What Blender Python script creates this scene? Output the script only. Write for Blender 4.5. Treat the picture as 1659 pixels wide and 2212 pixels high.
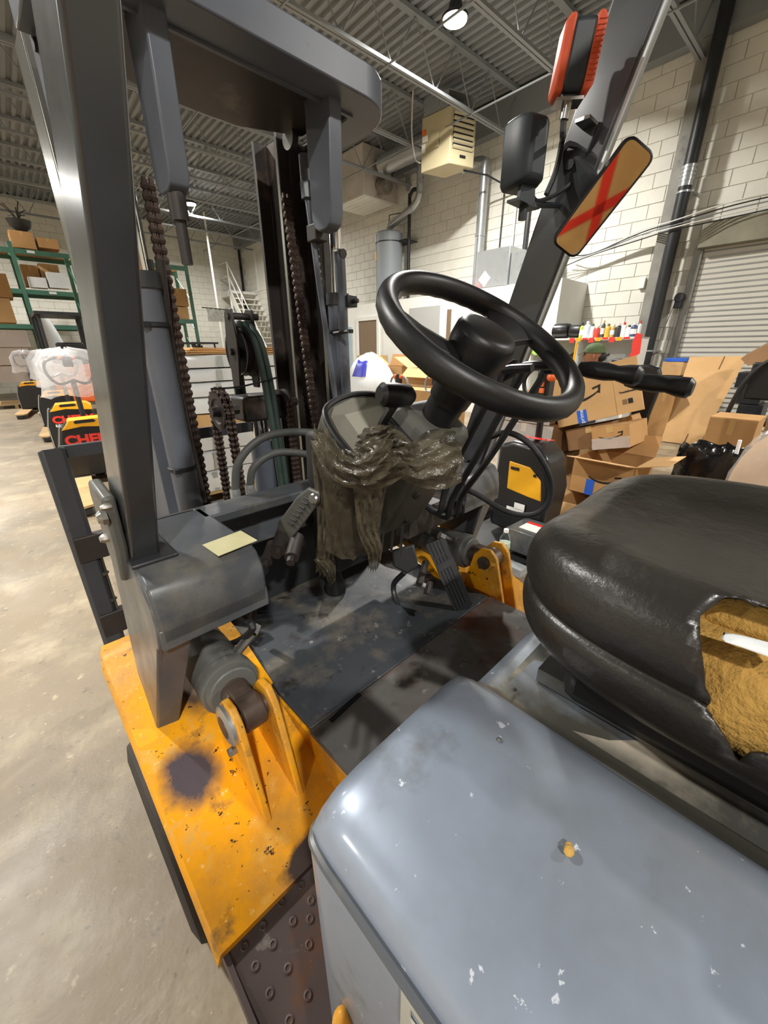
import bpy, bmesh, math, random
from mathutils import Vector, Matrix, Euler
random.seed(7)
for o in list(bpy.data.objects): bpy.data.objects.remove(o)
scene = bpy.context.scene
COL = scene.collection

# ---------------------------------------------------------------- camera
# world: X right of the truck, Y the way it faces, Z up; the photographer stands at its left rear
MC = Matrix(((0.7179439083081501, -0.2684765352124841, 0.6422436411234588),
             (-0.6960841258864991, -0.27047812477922467, 0.6650627592225732),
             (-0.004840889592476503, -0.9245333601640418, -0.3810703763502741)))
CAM = Vector((0, 0, 1.30)); FPX = 850.0; CX, CY = 829.5, 1106.0
cd = bpy.data.cameras.new('camera'); cam = bpy.data.objects.new('camera', cd); COL.objects.link(cam)
cd.sensor_fit = 'VERTICAL'; cd.sensor_height = 36.0; cd.sensor_width = 27.0
cd.lens = 36.0 * FPX / 2212.0; cd.clip_start = 0.02; cd.clip_end = 200
R3 = Matrix((MC.col[0], -MC.col[1], -MC.col[2])).transposed()
cam.matrix_world = Matrix.Translation(CAM) @ R3.to_4x4()
scene.camera = cam

# ---------------------------------------------------------------- world, light, exposure
scene.view_settings.view_transform = 'Standard'; scene.view_settings.look = 'None'
scene.view_settings.gamma = 1.0; scene.view_settings.use_curve_mapping = False
scene.view_settings.exposure = 0.5
w = bpy.data.worlds.new('world'); scene.world = w; w.use_nodes = True
w.node_tree.nodes['Background'].inputs[0].default_value = (0.75, 0.85, 1.0, 1)
w.node_tree.nodes['Background'].inputs[1].default_value = 0.05
LAMP_W = 330.0      # watts of one high-bay lamp (its light is made in its builder below)
LAMPS = [(5.45, 4.72, 5.25), (5.1, 14.2, 5.25), (-1.6, 4.72, 5.25), (-1.6, 14.2, 5.25), (5.45, -3.8, 5.25), (-1.6, -3.8, 5.25), (-8.4, 4.72, 5.25), (-8.4, 14.2, 5.25), (-8.4, -3.8, 5.25)]

# ---------------------------------------------------------------- frames
BYAW = math.radians(2.5)                      # the building is turned a little against the truck
RB = Matrix.Rotation(-BYAW, 4, 'Z')
bXd = RB.to_3x3() @ Vector((1, 0, 0)); bYd = RB.to_3x3() @ Vector((0, 1, 0))
def ray(x, y): return MC @ Vector(((x - CX) / FPX, (y - CY) / FPX, 1.0))
def PX(x, y, X): v = ray(x, y); return CAM + v * (X / v.x)
def PY(x, y, Y): v = ray(x, y); return CAM + v * (Y / v.y)
def PZ(x, y, Z): v = ray(x, y); return CAM + v * ((Z - CAM.z) / v.z)
def tob(p): return Vector((p.dot(bXd), p.dot(bYd), p.z))
def BX(x, y, X): v = ray(x, y); return tob(CAM + v * (X / v.dot(bXd)))
def BY(x, y, Y): v = ray(x, y); return tob(CAM + v * (Y / v.dot(bYd)))
def BZ(x, y, Z): return tob(PZ(x, y, Z))

# ---------------------------------------------------------------- materials
def lin(h):
    if isinstance(h, str):
        h = h.lstrip('#'); c = [int(h[i:i + 2], 16) / 255 for i in (0, 2, 4)]
    else: c = h
    return tuple((x / 12.92 if x <= .04045 else ((x + .055) / 1.055) ** 2.4) for x in c) + (1,)
MATS = {}
def mat(name, col, rough=.5, metal=0.0, col2=None, scale=6, amt=.5, bump=0, bscale=60, spots=None, spec=.5, coat=0, trans=0, alpha=1, emit=0, ior=1.45, stretch=None, rvar=0, blobs=(), layers=()):
    if name in MATS: return MATS[name]
    m = bpy.data.materials.new(name); m.use_nodes = True; MATS[name] = m
    nt = m.node_tree; N = nt.nodes; L = nt.links; b = N['Principled BSDF']
    b.inputs['Roughness'].default_value = rough; b.inputs['Metallic'].default_value = metal
    b.inputs['Specular IOR Level'].default_value = spec; b.inputs['Coat Weight'].default_value = coat
    b.inputs['Coat Roughness'].default_value = .15
    b.inputs['Transmission Weight'].default_value = trans; b.inputs['Alpha'].default_value = alpha; b.inputs['IOR'].default_value = ior
    tc = N.new('ShaderNodeNewGeometry'); src = tc.outputs['Position']
    mp = N.new('ShaderNodeMapping'); L.new(src, mp.inputs['Vector'])
    if stretch: mp.inputs['Scale'].default_value = stretch
    vec = mp.outputs['Vector']
    def noise(s, d=5, r=.6):
        n = N.new('ShaderNodeTexNoise'); n.inputs['Scale'].default_value = s; n.inputs['Detail'].default_value = d
        n.inputs['Roughness'].default_value = r; L.new(vec, n.inputs['Vector']); return n.outputs['Fac']
    def ramp(f, a, c):
        r = N.new('ShaderNodeValToRGB'); r.color_ramp.elements[0].position = a; r.color_ramp.elements[1].position = c; L.new(f, r.inputs[0]); return r.outputs['Color']
    def mix(f, a, bb):
        x = N.new('ShaderNodeMix'); x.data_type = 'RGBA'; L.new(f, x.inputs['Factor'])
        for s, i in ((a, 6), (bb, 7)):
            if isinstance(s, tuple): x.inputs[i].default_value = s
            else: L.new(s, x.inputs[i])
        return x.outputs[2]
    cur = lin(col)
    if col2: cur = mix(ramp(noise(scale), .5 - amt / 2, .5 + amt / 2), cur, lin(col2))
    for (c, s, a, z) in layers:                    # extra stain layers: colour, scale, from, to
        cur = mix(ramp(noise(s, 6, .65), a, z), cur, lin(c))
    for (c, o_, r_, a, z) in blobs:               # worn or dirty patch with a place of its own: colour, centre, radii, inner, outer edge
        g = N.new('ShaderNodeVectorMath'); g.operation = 'SUBTRACT'; L.new(src, g.inputs[0]); g.inputs[1].default_value = o_
        g2 = N.new('ShaderNodeVectorMath'); g2.operation = 'DIVIDE'; L.new(g.outputs[0], g2.inputs[0]); g2.inputs[1].default_value = r_
        g3 = N.new('ShaderNodeVectorMath'); g3.operation = 'LENGTH'; L.new(g2.outputs[0], g3.inputs[0])
        g4 = N.new('ShaderNodeMath'); g4.operation = 'MULTIPLY_ADD'; L.new(noise(26, 5), g4.inputs[0]); g4.inputs[1].default_value = .7; L.new(g3.outputs['Value'], g4.inputs[2])
        g5 = N.new('ShaderNodeMath'); g5.operation = 'MULTIPLY'; L.new(g4.outputs[0], g5.inputs[0]); g5.inputs[1].default_value = .4
        cur = mix(ramp(g5.outputs[0], (a + .35) * .4, (z + .35) * .4), lin(c), cur)
    if isinstance(cur, tuple): b.inputs['Base Color'].default_value = cur
    else: L.new(cur, b.inputs['Base Color'])
    if rvar:
        r = N.new('ShaderNodeMapRange'); L.new(noise(scale * 1.7), r.inputs[0]); r.inputs[1].default_value = .3; r.inputs[2].default_value = .7
        r.inputs[3].default_value = max(0, rough - rvar); r.inputs[4].default_value = min(1, rough + rvar); L.new(r.outputs[0], b.inputs['Roughness'])
    if bump:
        n = noise(bscale, 4); bp = N.new('ShaderNodeBump'); bp.inputs['Strength'].default_value = bump; bp.inputs['Distance'].default_value = .01
        L.new(n, bp.inputs['Height']); L.new(bp.outputs[0], b.inputs['Normal'])
    if emit:
        b.inputs['Emission Color'].default_value = lin(col); b.inputs['Emission Strength'].default_value = emit
    return m

# ---------------------------------------------------------------- mesh builder
def crom(pts, n=6):
    P = [Vector(p) for p in pts]
    if len(P) < 3: return P
    out = []
    E = [2 * P[0] - P[1]] + P + [2 * P[-1] - P[-2]]
    for i in range(1, len(E) - 2):
        a, b, c, d = E[i - 1:i + 3]
        for k in range(n):
            t = k / n
            out.append(.5 * ((2 * b) + (c - a) * t + (2 * a - 5 * b + 4 * c - d) * t * t + (3 * b - a - 3 * c + d) * t ** 3))
    out.append(P[-1]); return out
def perp(d):
    d = d.normalized(); a = Vector((0, 0, 1)) if abs(d.z) < .9 else Vector((1, 0, 0))
    u = d.cross(a).normalized(); return u, d.cross(u).normalized()
class MB:
    def __init__(s, T=None): s.v = []; s.f = []; s.T = T
    def add(s, vs, fs):
        k = len(s.v)
        for p in vs:
            p = Vector(p); s.v.append(s.T @ p if s.T else p)
        s.f += [tuple(i + k for i in f) for f in fs]; return s
    def box(s, c, d, R=None):
        c = Vector(c); vs = []
        if isinstance(R, (int, float)): R = Matrix.Rotation(R, 3, 'Z')
        for x in (-.5, .5):
            for y in (-.5, .5):
                for z in (-.5, .5):
                    p = Vector((x * d[0], y * d[1], z * d[2])); vs.append(c + (R @ p if R else p))
        return s.add(vs, [(0, 1, 3, 2), (4, 6, 7, 5), (0, 4, 5, 1), (2, 3, 7, 6), (0, 2, 6, 4), (1, 5, 7, 3)])
    def bb(s, a, b): return s.box([(a[i] + b[i]) / 2 for i in range(3)], [abs(b[i] - a[i]) for i in range(3)])
    def cyl(s, a, b, r, r2=None, n=16, cap=True):
        a, b = Vector(a), Vector(b); r2 = r if r2 is None else r2; u, w_ = perp(b - a); vs = []
        for p, q in ((a, r), (b, r2)):
            for i in range(n):
                t = 2 * math.pi * i / n; vs.append(p + (u * math.cos(t) + w_ * math.sin(t)) * q)
        fs = [(i, i + n, (i + 1) % n + n, (i + 1) % n) for i in range(n)]
        if cap: fs += [tuple(range(n)), tuple(range(2 * n - 1, n - 1, -1))]
        return s.add(vs, fs)
    def tube(s, pts, r, n=8, sm=6, cap=True):
        P = crom(pts, sm) if sm else [Vector(p) for p in pts]; vs = []; m = len(P); u = None
        rr = r if callable(r) else (lambda t: r)
        for i, p in enumerate(P):
            d = (P[min(i + 1, m - 1)] - P[max(i - 1, 0)]).normalized()
            if u is None: u, _ = perp(d)
            u = (u - d * u.dot(d)).normalized(); w_ = d.cross(u)
            for k in range(n):
                t = 2 * math.pi * k / n; vs.append(p + (u * math.cos(t) + w_ * math.sin(t)) * rr(i / (m - 1)))
        fs = [(i * n + k, i * n + (k + 1) % n, (i + 1) * n + (k + 1) % n, (i + 1) * n + k) for i in range(m - 1) for k in range(n)]
        if cap: fs += [tuple(range(n - 1, -1, -1)), tuple(range((m - 1) * n, m * n))]
        return s.add(vs, fs)
    def prism(s, poly, ext):
        P = [Vector(p) for p in poly]; e = Vector(ext); n = len(P)
        return s.add(P + [p + e for p in P], [tuple(range(n)), tuple(range(2 * n - 1, n - 1, -1))] + [(i, i + n, (i + 1) % n + n, (i + 1) % n) for i in range(n)])
    def lathe(s, prof, o, ax=(0, 0, 1), n=20):
        o = Vector(o); ax = Vector(ax).normalized(); u, w_ = perp(ax); vs = []; m = len(prof)
        for r, h in prof:
            for k in range(n):
                t = 2 * math.pi * k / n; vs.append(o + ax * h + (u * math.cos(t) + w_ * math.sin(t)) * max(r, 1e-5))
        fs = [(i * n + k, i * n + (k + 1) % n, (i + 1) * n + (k + 1) % n, (i + 1) * n + k) for i in range(m - 1) for k in range(n)]
        fs += [tuple(range(n - 1, -1, -1)), tuple(range((m - 1) * n, m * n))]
        return s.add(vs, fs)
    def sph(s, c, r, nu=14, nv=9, R=None):
        c = Vector(c); r = (r, r, r) if isinstance(r, (int, float)) else r; vs = []
        for j in range(nv + 1):
            ph = math.pi * j / nv
            for i in range(nu):
                t = 2 * math.pi * i / nu; p = Vector((r[0] * math.sin(ph) * math.cos(t), r[1] * math.sin(ph) * math.sin(t), r[2] * math.cos(ph)))
                vs.append(c + (R @ p if R else p))
        return s.add(vs, [(j * nu + i, (j + 1) * nu + i, (j + 1) * nu + (i + 1) % nu, j * nu + (i + 1) % nu) for j in range(nv) for i in range(nu)])
    def grid(s, rows):
        m = len(rows); n = len(rows[0])
        return s.add([p for r in rows for p in r], [(i * n + k, i * n + k + 1, (i + 1) * n + k + 1, (i + 1) * n + k) for i in range(m - 1) for k in range(n - 1)])
    def slab(s, rows, th):            # a grid with thickness along vector th
        th = Vector(th); m = len(rows); n = len(rows[0]); A = [Vector(p) for r in rows for p in r]; k0 = m * n
        fs = [(i * n + k, i * n + k + 1, (i + 1) * n + k + 1, (i + 1) * n + k) for i in range(m - 1) for k in range(n - 1)]
        fs = fs + [tuple(reversed([q + k0 for q in f])) for f in fs]
        edge = [(i, 0) for i in range(m)] + [(m - 1, k) for k in range(1, n)] + [(i, n - 1) for i in range(m - 2, -1, -1)] + [(0, k) for k in range(n - 2, 0, -1)]
        ids = [i * n + k for i, k in edge]
        fs += [(ids[q], ids[(q + 1) % len(ids)], ids[(q + 1) % len(ids)] + k0, ids[q] + k0) for q in range(len(ids))]
        return s.add(A + [p + th for p in A], fs)
WLOC = {}
def _mesh(name, v, f, m, ang):
    me = bpy.data.meshes.new(name); me.from_pydata([tuple(p) for p in v], [], f); me.validate()
    bm = bmesh.new(); bm.from_mesh(me); bmesh.ops.remove_doubles(bm, verts=bm.verts, dist=1e-6); bmesh.ops.recalc_face_normals(bm, faces=bm.faces); bm.to_mesh(me); bm.free()
    if m: me.materials.append(m)
    for p in me.polygons: p.use_smooth = True
    me.set_sharp_from_angle(angle=math.radians(ang)); return me
def obj(name, mb, m, parent=None, bevel=0, seg=2, sub=0, ang=38, kind=None):
    c = sum(mb.v, Vector()) / len(mb.v)
    me = _mesh(name, [p - c for p in mb.v], mb.f, m, ang)
    o = bpy.data.objects.new(name, me); COL.objects.link(o)
    place(o, c, parent)
    if sub:
        q = o.modifiers.new('subdivision', 'SUBSURF'); q.levels = sub; q.render_levels = sub
    if bevel:
        q = o.modifiers.new('bevel', 'BEVEL'); q.width = bevel; q.segments = seg; q.limit_method = 'ANGLE'; q.angle_limit = math.radians(35)
    if kind: o['kind'] = kind
    return o
def place(o, c, parent=None):
    WLOC[o.name] = Vector(c)
    if parent: o.parent = parent; o.location = Vector(c) - WLOC[parent.name]
    else: o.location = c
def copyobj(src, c, parent=None, rot=None):
    o = src.copy(); COL.objects.link(o); place(o, c, parent)
    if rot is not None: o.rotation_euler = rot
    return o
def thing(name, label, cat, loc, group=None):
    o = bpy.data.objects.new(name, None); COL.objects.link(o); o.empty_display_size = .05
    place(o, Vector(loc)); return tag(o, label, cat, group)
def tag(o, label, cat, group=None):
    o['label'] = label; o['category'] = cat
    if group: o['group'] = group
    return o
def struct(o): o['kind'] = 'structure'; return o
def B(x, y, z): return RB @ Vector((x, y, z))
def textmesh(txt, size, bold=0.0, spacing=1.0):
    cu = bpy.data.curves.new('t', 'FONT'); cu.body = txt; cu.size = size; cu.offset = bold; cu.space_character = spacing; cu.extrude = 0.0008
    cu.align_x = 'CENTER'; cu.align_y = 'CENTER'; cu.resolution_u = 3
    t = bpy.data.objects.new('t', cu); COL.objects.link(t); dg = bpy.context.evaluated_depsgraph_get(); dg.update()
    me = t.evaluated_get(dg).to_mesh(); v = [x.co.copy() for x in me.vertices]; f = [tuple(p.vertices) for p in me.polygons]
    bpy.data.objects.remove(t); return v, f
def lettering(name, txt, size, origin, right, up, m, parent, bold=0.0, spacing=1.0, sx=1.0):
    v, f = textmesh(txt, size, bold, spacing); r = Vector(right).normalized(); u = Vector(up).normalized(); n = r.cross(u); mb = MB()
    mb.add([Vector(origin) + r * (p.x * sx) + u * p.y + n * p.z for p in v], f); return obj(name, mb, m, parent)
def frame(p0, p1, p3):
    """right, up, normal of a face given bottom-left, bottom-right, top-left"""
    r = (p1 - p0); u = (p3 - p0); return r, u, r.cross(u).normalized()
# ================================================================ palette
W, YF, XL, YB, ZC = 8.4, 18.6, -12.0, -8.0, 5.72
m_conc = mat('concrete_floor', '#8f806a', .5, col2='#7b6e5b', scale=1.1, amt=.5, bump=.12, bscale=25, rvar=.12, layers=(('#a3967d', 3.1, .5, .7), ('#6b675c', .45, .52, .68), ('#5f584b', 9, .62, .74), ('#b3a489', 17, .62, .72), ('#6a6254', 48, .62, .7), ('#beb096', 60, .66, .72)))
m_block = mat('painted_block', '#dcdad0', .6, col2='#cfcdc3', scale=2.2, bump=.25, bscale=40, layers=(('#a8a49a', 1.3, .62, .85),))
m_mort = mat('mortar_line', '#bdbab0', .8)
m_wall = mat('painted_wall', '#d8d6cc', .65, col2='#c9c6bb', scale=1.2)
m_deck = mat('roof_deck', '#8b8f92', .55, col2='#7a7e82', scale=1.5)
m_joist = mat('joist_grey', '#7f8386', .5)
m_white = mat('white_paint', '#e6e6e2', .5, col2='#d9d9d3', scale=2)
m_galv = mat('galvanised', '#b4b8ba', .32, .7, col2='#aaaeb0', scale=5, rvar=.06)
m_black = mat('black_paint', '#1c1d1f', .45, col2='#26272a', scale=8)
m_bplastic = mat('black_plastic', '#151516', .42, bump=.05, bscale=400)
m_brubber = mat('black_rubber', '#17171a', .6, col2='#232326', scale=20)
m_steel = mat('bright_steel', '#b8b8b4', .28, .95, col2='#8f8d88', scale=20)
m_chrome = mat('chrome', '#d8d8d8', .08, 1.0)
m_beige = mat('heater_beige', '#b9ae8d', .42, col2='#b0a585', scale=3)
m_shut = mat('shutter_grey', '#8f8f8b', .4, .35, col2='#75746f', scale=1.8, amt=.6, layers=(('#4c4943', 1.1, .6, .85),))
m_brown = mat('brown_door', '#7a6650', .55)
m_red = mat('red_plastic', '#c8281e', .4)
m_redlit = mat('exit_red', '#ff2a2a', .4, emit=1.2)
m_card = mat('cardboard', '#b98f5e', .8, col2='#ad8352', scale=5, bump=.05, bscale=90)
m_card2 = mat('cardboard_light', '#c9a271', .8, col2='#bf9765', scale=5, bump=.05, bscale=90)
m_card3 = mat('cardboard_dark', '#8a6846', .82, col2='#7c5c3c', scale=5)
m_cardin = mat('cardboard_inside', '#a57f55', .85, col2='#9a754c', scale=4)
m_paper = mat('white_paper', '#e9e8e4', .6)
m_foam = mat('white_foam', '#e3e5e6', .55, col2='#d2d5d7', scale=3)
m_green = mat('rack_green', '#4c7a68', .45, col2='#3f6b5b', scale=6)
m_wood = mat('pallet_wood', '#c4a678', .75, col2='#a8895c', scale=4, stretch=(1, 9, 9), bump=.08, bscale=40)
m_tape = mat('clear_tape', '#c4a06a', .15, spec=.8)
m_blue = mat('blue_print', '#2c5fc4', .45)
m_navy = mat('blue_bag_print', '#34369a', .4)
m_orange = mat('orange_plastic', '#e0672c', .4)
m_yel = mat('yellow_plastic', '#e8a91e', .4)
m_ink = mat('black_ink', '#15161a', .6)
m_redink = mat('red_print', '#d8352c', .5)
m_wht = mat('white_print', '#f2f2f2', .5)
def film(name, col, alpha, rough=.12, bump=.5, bs=18):
    return mat(name, col, rough, alpha=alpha, bump=bump, bscale=bs, spec=.9)
m_wrap = film('stretch_wrap', '#dcdcdc', .28)
m_bag = film('poly_bag', '#e8e8ea', .34, .18, .6, 22)

# ================================================================ floor, walls, ceiling
mb = MB(RB); mb.bb((XL - .2, YB - .2, -.12), (W + .2, YF + .2, 0)); struct(obj('floor', mb, m_conc))
mb = MB(RB); mb.bb((W + .012, YB, 0), (W + .2, YF, ZC)); wall_r = struct(obj('wall_right', mb, m_mort))
mb = MB(RB); mb.bb((XL, YF + .012, 0), (W, YF + .2, ZC)); wall_f = struct(obj('wall_front', mb, m_mort))
mb = MB(RB); mb.bb((XL - .2, YB, 0), (XL, YF, ZC)); struct(obj('wall_left', mb, m_wall))
mb = MB(RB); mb.bb((XL, YB - .2, 0), (W, YB, ZC)); struct(obj('wall_back', mb, m_wall))
mb = MB(RB); per = .152; prof = []; x = XL
while x < W + .2:
    prof += [(x, 0), (x + .06, 0), (x + .076, -.045), (x + .136, -.045)]; x += per
rows = [[Vector((px_, y_, ZC + pz_ + .045)) for px_, pz_ in prof] for y_ in (YB - .2, YF + .2)]
mb.slab(rows, (0, 0, .05)); ceil = struct(obj('ceiling', mb, m_deck, ang=20))

# block courses of the right wall: the nearest blocks are single pieces, the rest one joined part
SH = (-2.15, 2.05, 2.72)               # roller door opening: from y, to y, height
bl = MB(RB); bl.prism([(0, -.1965, -.095), (0, .1965, -.095), (0, .1965, .095), (0, -.1965, .095)], (.001, 0, 0))
def blockmesh():
    mb = MB(); a, b_, c = .196, .0945, .005
    mb.add([(0.012, -a - c, -b_ - c), (0.012, a + c, -b_ - c), (0.012, a + c, b_ + c), (0.012, -a - c, b_ + c), (0, -a, -b_), (0, a, -b_), (0, a, b_), (0, -a, b_)],
           [(4, 5, 6, 7), (0, 1, 5, 4), (1, 2, 6, 5), (2, 3, 7, 6), (3, 0, 4, 7)]); return mb
cand = []
for k in range(int(ZC / .2032) + 1):
    z = .1016 + k * .2032
    if z > ZC - .05: continue
    y = -7.8 + (.2032 if k % 2 else 0)
    while y < YF - .2:
        if not (SH[0] - .2 < y < SH[1] + .15 and z < SH[2] + .12): cand.append((y, z))
        y += .4064
vis = [c for c in cand if 2.0 < c[0] < 12 and c[1] > 1.0] + [c for c in cand if -.4 < c[0] <= 2.0 and c[1] > 2.5]
vis.sort(key=lambda c: c[0]); near = vis[:300]; nearset = set(near)
src = None; brot = Euler((0, 0, -BYAW))
for (y, z) in near:
    if src is None:
        bm_ = blockmesh(); src = obj('block', bm_, m_block, wall_r); src.rotation_euler = brot
        off = sum(bm_.v, Vector()) / 8
        place(src, B(W + off.x + random.uniform(-.001, .001), y, z), wall_r)
    else: copyobj(src, B(W + off.x + random.uniform(-.002, .002), y, z), wall_r, brot)
mb = MB(RB)
for (y, z) in cand:
    if (y, z) not in nearset:
        t = blockmesh(); mb.add([p + Vector((W, y, z)) for p in t.v], t.f)
obj('blockwork', mb, m_block, wall_r, kind='stuff')
mb = MB(RB)
for k in range(28):
    z = .1016 + k * .2032; x = XL + (.2032 if k % 2 else 0)
    while x < W - .1:
        t = blockmesh(); mb.add([Vector((x + .2 - p.y, YF + p.x, z + p.z)) for p in t.v], t.f); x += .4064
obj('blockwork', mb, m_block, wall_f, kind='stuff')

# ================================================================ roof joists (open web), bridging, eave beam
jm = None
def joist(y):
    mb = MB(RB); zc = 5.0
    for dy in (-.03, .03): mb.bb((XL, y + dy - .022, zc - .02), (W, y + dy + .022, zc + .02))
    mb.bb((XL, y - .05, ZC - .06), (W, y + .05, ZC - .005))
    x = XL; up = False
    while x < W - .45:
        a = Vector((x, y, zc if not up else ZC - .05)); b_ = Vector((x + .45, y, ZC - .05 if not up else zc)); mb.cyl(a, b_, .011, n=6, cap=False); x += .45; up = not up
    return obj('roof_joist', mb, m_joist, ceil)
for k in range(-8, 9): joist(5.54 + 1.462 * k)
mb = MB(RB)
for x in (-9, -6, -3, .4, 3.4, 5.0, 6.9): mb.bb((x - .01, YB, 4.965), (x + .01, YF, 4.985))
obj('bridging_bar', mb, m_joist, ceil)
mb = MB(RB); mb.bb((W - .22, YB, 5.2), (W - .02, YF, 5.68)); obj('eave_beam', mb, m_joist, ceil)

# ================================================================ high-bay lamps
m_glow = mat('lamp_glow', '#fff3d8', .4, emit=60)
LLAB = {0: 'blazing round ceiling lamp over the beige unit heater', 1: 'small bright ceiling lamp far off above the stairs'}
for i, (x, y, z) in enumerate(LAMPS):
    p = B(x, y, z)
    t = thing('ceiling_lamp', LLAB.get(i, 'round ceiling lamp out of view over the hall'), 'lamp', p, 'high-bay ceiling lamps')
    mb = MB(); mb.lathe([(.0, .16), (.08, .16), (.1, .08), (.17, .03), (.17, 0), (.15, 0)], p); obj('housing', mb, m_black, t)
    mb = MB(); mb.cyl(p + Vector((0, 0, .0)), p + Vector((0, 0, -.012)), .148, n=24); obj('lens', mb, m_glow, t)
    mb = MB(); mb.cyl(p + Vector((0, 0, .16)), p + Vector((0, 0, ZC - z)), .008, n=6); obj('hanger', mb, m_black, t)
    ld = bpy.data.lights.new('lamp_light', 'AREA'); ld.shape = 'DISK'; ld.size = .3; ld.energy = LAMP_W; ld.color = (1.0, .975, .92); ld.spread = math.radians(165)
    lo = bpy.data.objects.new('lamp_light', ld); COL.objects.link(lo); place(lo, p + Vector((0, 0, -.02)), t)

# ================================================================ roller door, jambs
mb = MB(RB); mb.bb((W - .04, SH[0] - .13, 0), (W + .12, SH[0], SH[2])); mb.bb((W - .04, SH[1], 0), (W + .12, SH[1] + .11, SH[2] + .02))
d1 = struct(obj('door_1', mb, mat('jamb_grey', '#8d8c86', .5, .3, col2='#6c6a63', scale=4), bevel=.004))
zz = .04; s0 = None; k = 0
while zz < SH[2]:
    if s0 is None:
        mb = MB(); n = 5; pr = [(.0, -.0375), (-.016, -.026), (-.02, 0), (-.016, .026), (0, .034), (.004, .0375), (.02, .0375), (.02, -.0375)]
        mb.prism([(a, SH[0], b_) for a, b_ in pr], (0, SH[1] - SH[0], 0)); off = sum(mb.v, Vector()) / len(mb.v)
        s0 = obj('slat', mb, m_shut, d1); s0.rotation_euler = brot; place(s0, B(W + .03 + off.x, off.y, zz), d1)
    else: copyobj(s0, B(W + .03 + off.x, off.y, zz), d1, brot)
    zz += .075
mb = MB(RB); mb.bb((W - .16, SH[0] - .1, SH[2] - .02), (W + .1, SH[1] + .06, SH[2] + .3)); obj('lintel_hood', mb, mat('hood_stained', '#8f8b78', .6, col2='#6f6b5b', scale=3), d1, bevel=.01)
# chain hoist gear beside the door
t = thing('chain_hoist', 'dark chain hoist box beside the roller door', 'hoist', B(W - .1, SH[1] + .14, 1.75))
mb = MB(RB); mb.box((W - .09, SH[1] + .14, 2.0), (.1, .1, .2)); mb.cyl((W - .15, SH[1] + .14, 2.05), (W - .04, SH[1] + .14, 2.05), .07, n=12); obj('gear_box', mb, m_black, t, bevel=.01)
for dy in (-.03, .04):
    mb = MB(RB); mb.tube([(W - .12, SH[1] + .14 + dy, 2.0), (W - .12, SH[1] + .2 + dy * 2, 1.4), (W - .12, SH[1] + .3 + dy * 2, .5)], .006, n=5); obj('pull_chain', mb, m_steel, t)

# steel column and black standpipe by the door
mb = MB(RB)
for a, b_ in (((W - .2, 2.48, 0), (W - .19, 2.68, ZC)), ((W - .02, 2.48, 0), (W - .01, 2.68, ZC)), ((W - .19, 2.575, 0), (W - .02, 2.585, ZC))): mb.bb(a, b_)
struct(obj('trim_1', mb, mat('column_grey', '#8f8e87', .5, col2='#6b6860', scale=3, layers=(('#3f3c36', 2.2, .62, .8),))))
t = thing('standpipe', 'thick black vertical standpipe beside the steel column', 'pipe', B(W - .28, 2.42, 0))
mb = MB(RB); mb.cyl((W - .3, 2.42, 0), (W - .3, 2.42, 3.55), .085, n=20); mb.cyl((W - .3, 2.42, 3.75), (W - .3, 2.42, ZC), .085, n=20); obj('pipe', mb, m_black, t)
mb = MB(RB)
for z in (3.58, 3.63, 3.68, 3.73): mb.cyl((W - .3, 2.42, z - .018), (W - .3, 2.42, z + .018), .095, n=20)
mb.cyl((W - .3, 2.42, 3.5), (W - .3, 2.42, 3.75), .088, n=20); obj('band_coupling', mb, m_galv, t)
for z in (3.42, 1.25):
    mb = MB(RB); mb.cyl((W - .3, 2.42, z), (W - .3, 2.42, z + .025), .092, n=20); mb.bb((W - .3, 2.3, z), (W, 2.33, z + .025)); obj('pipe_clamp', mb, m_galv, t)

# cables along the wall
for k in range(5):
    z0 = 2.92 + .03 * k; mb = MB(RB)
    mb.tube([(W - .24 - .01 * k, 4.3 - .05 * k, z0 - .25 + .05 * k), (W - .23, 3.7, z0 - .1 - .02 * k), (W - .22 - .01 * k, 2.9, z0 + .02), (W - .4, 2.45, z0 + .03), (W - .21, 1.6, z0 + .1 + .02 * k), (W - .2, .2, z0 + .16), (W - .18, -1.5, z0 + .2)], .009, n=5)
    tag(obj('wall_cable', mb, (m_black, m_white, m_joist)[k % 3]), ('lowest black', 'white', 'middle grey', 'upper black', 'topmost white')[k] + ' cable of the slack bundle strung across the block wall', 'cable', 'cables strung across the wall')

# ================================================================ unit heater
hx, hy, hz = 5.75, 4.9, 4.15
f0 = BX(727 * .2893 + 760, 351.5, 6.3); 
HS = 6.9 / 6.3; E0 = BX(970, 352, 6.9)       # lower near corner
ht = E0.z; t = thing('unit_heater', 'beige gas unit heater hung from the roof', 'heater', B(E0.x + .3, E0.y + .3, ht))
hw, hd, hh = .62, .46, .74   # along y (left face), along x?, height
A0 = Vector((0, 0, 0)); HT = RB @ Matrix.Translation((E0.x, E0.y, ht)) @ Matrix.Scale(HS, 4)
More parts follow.
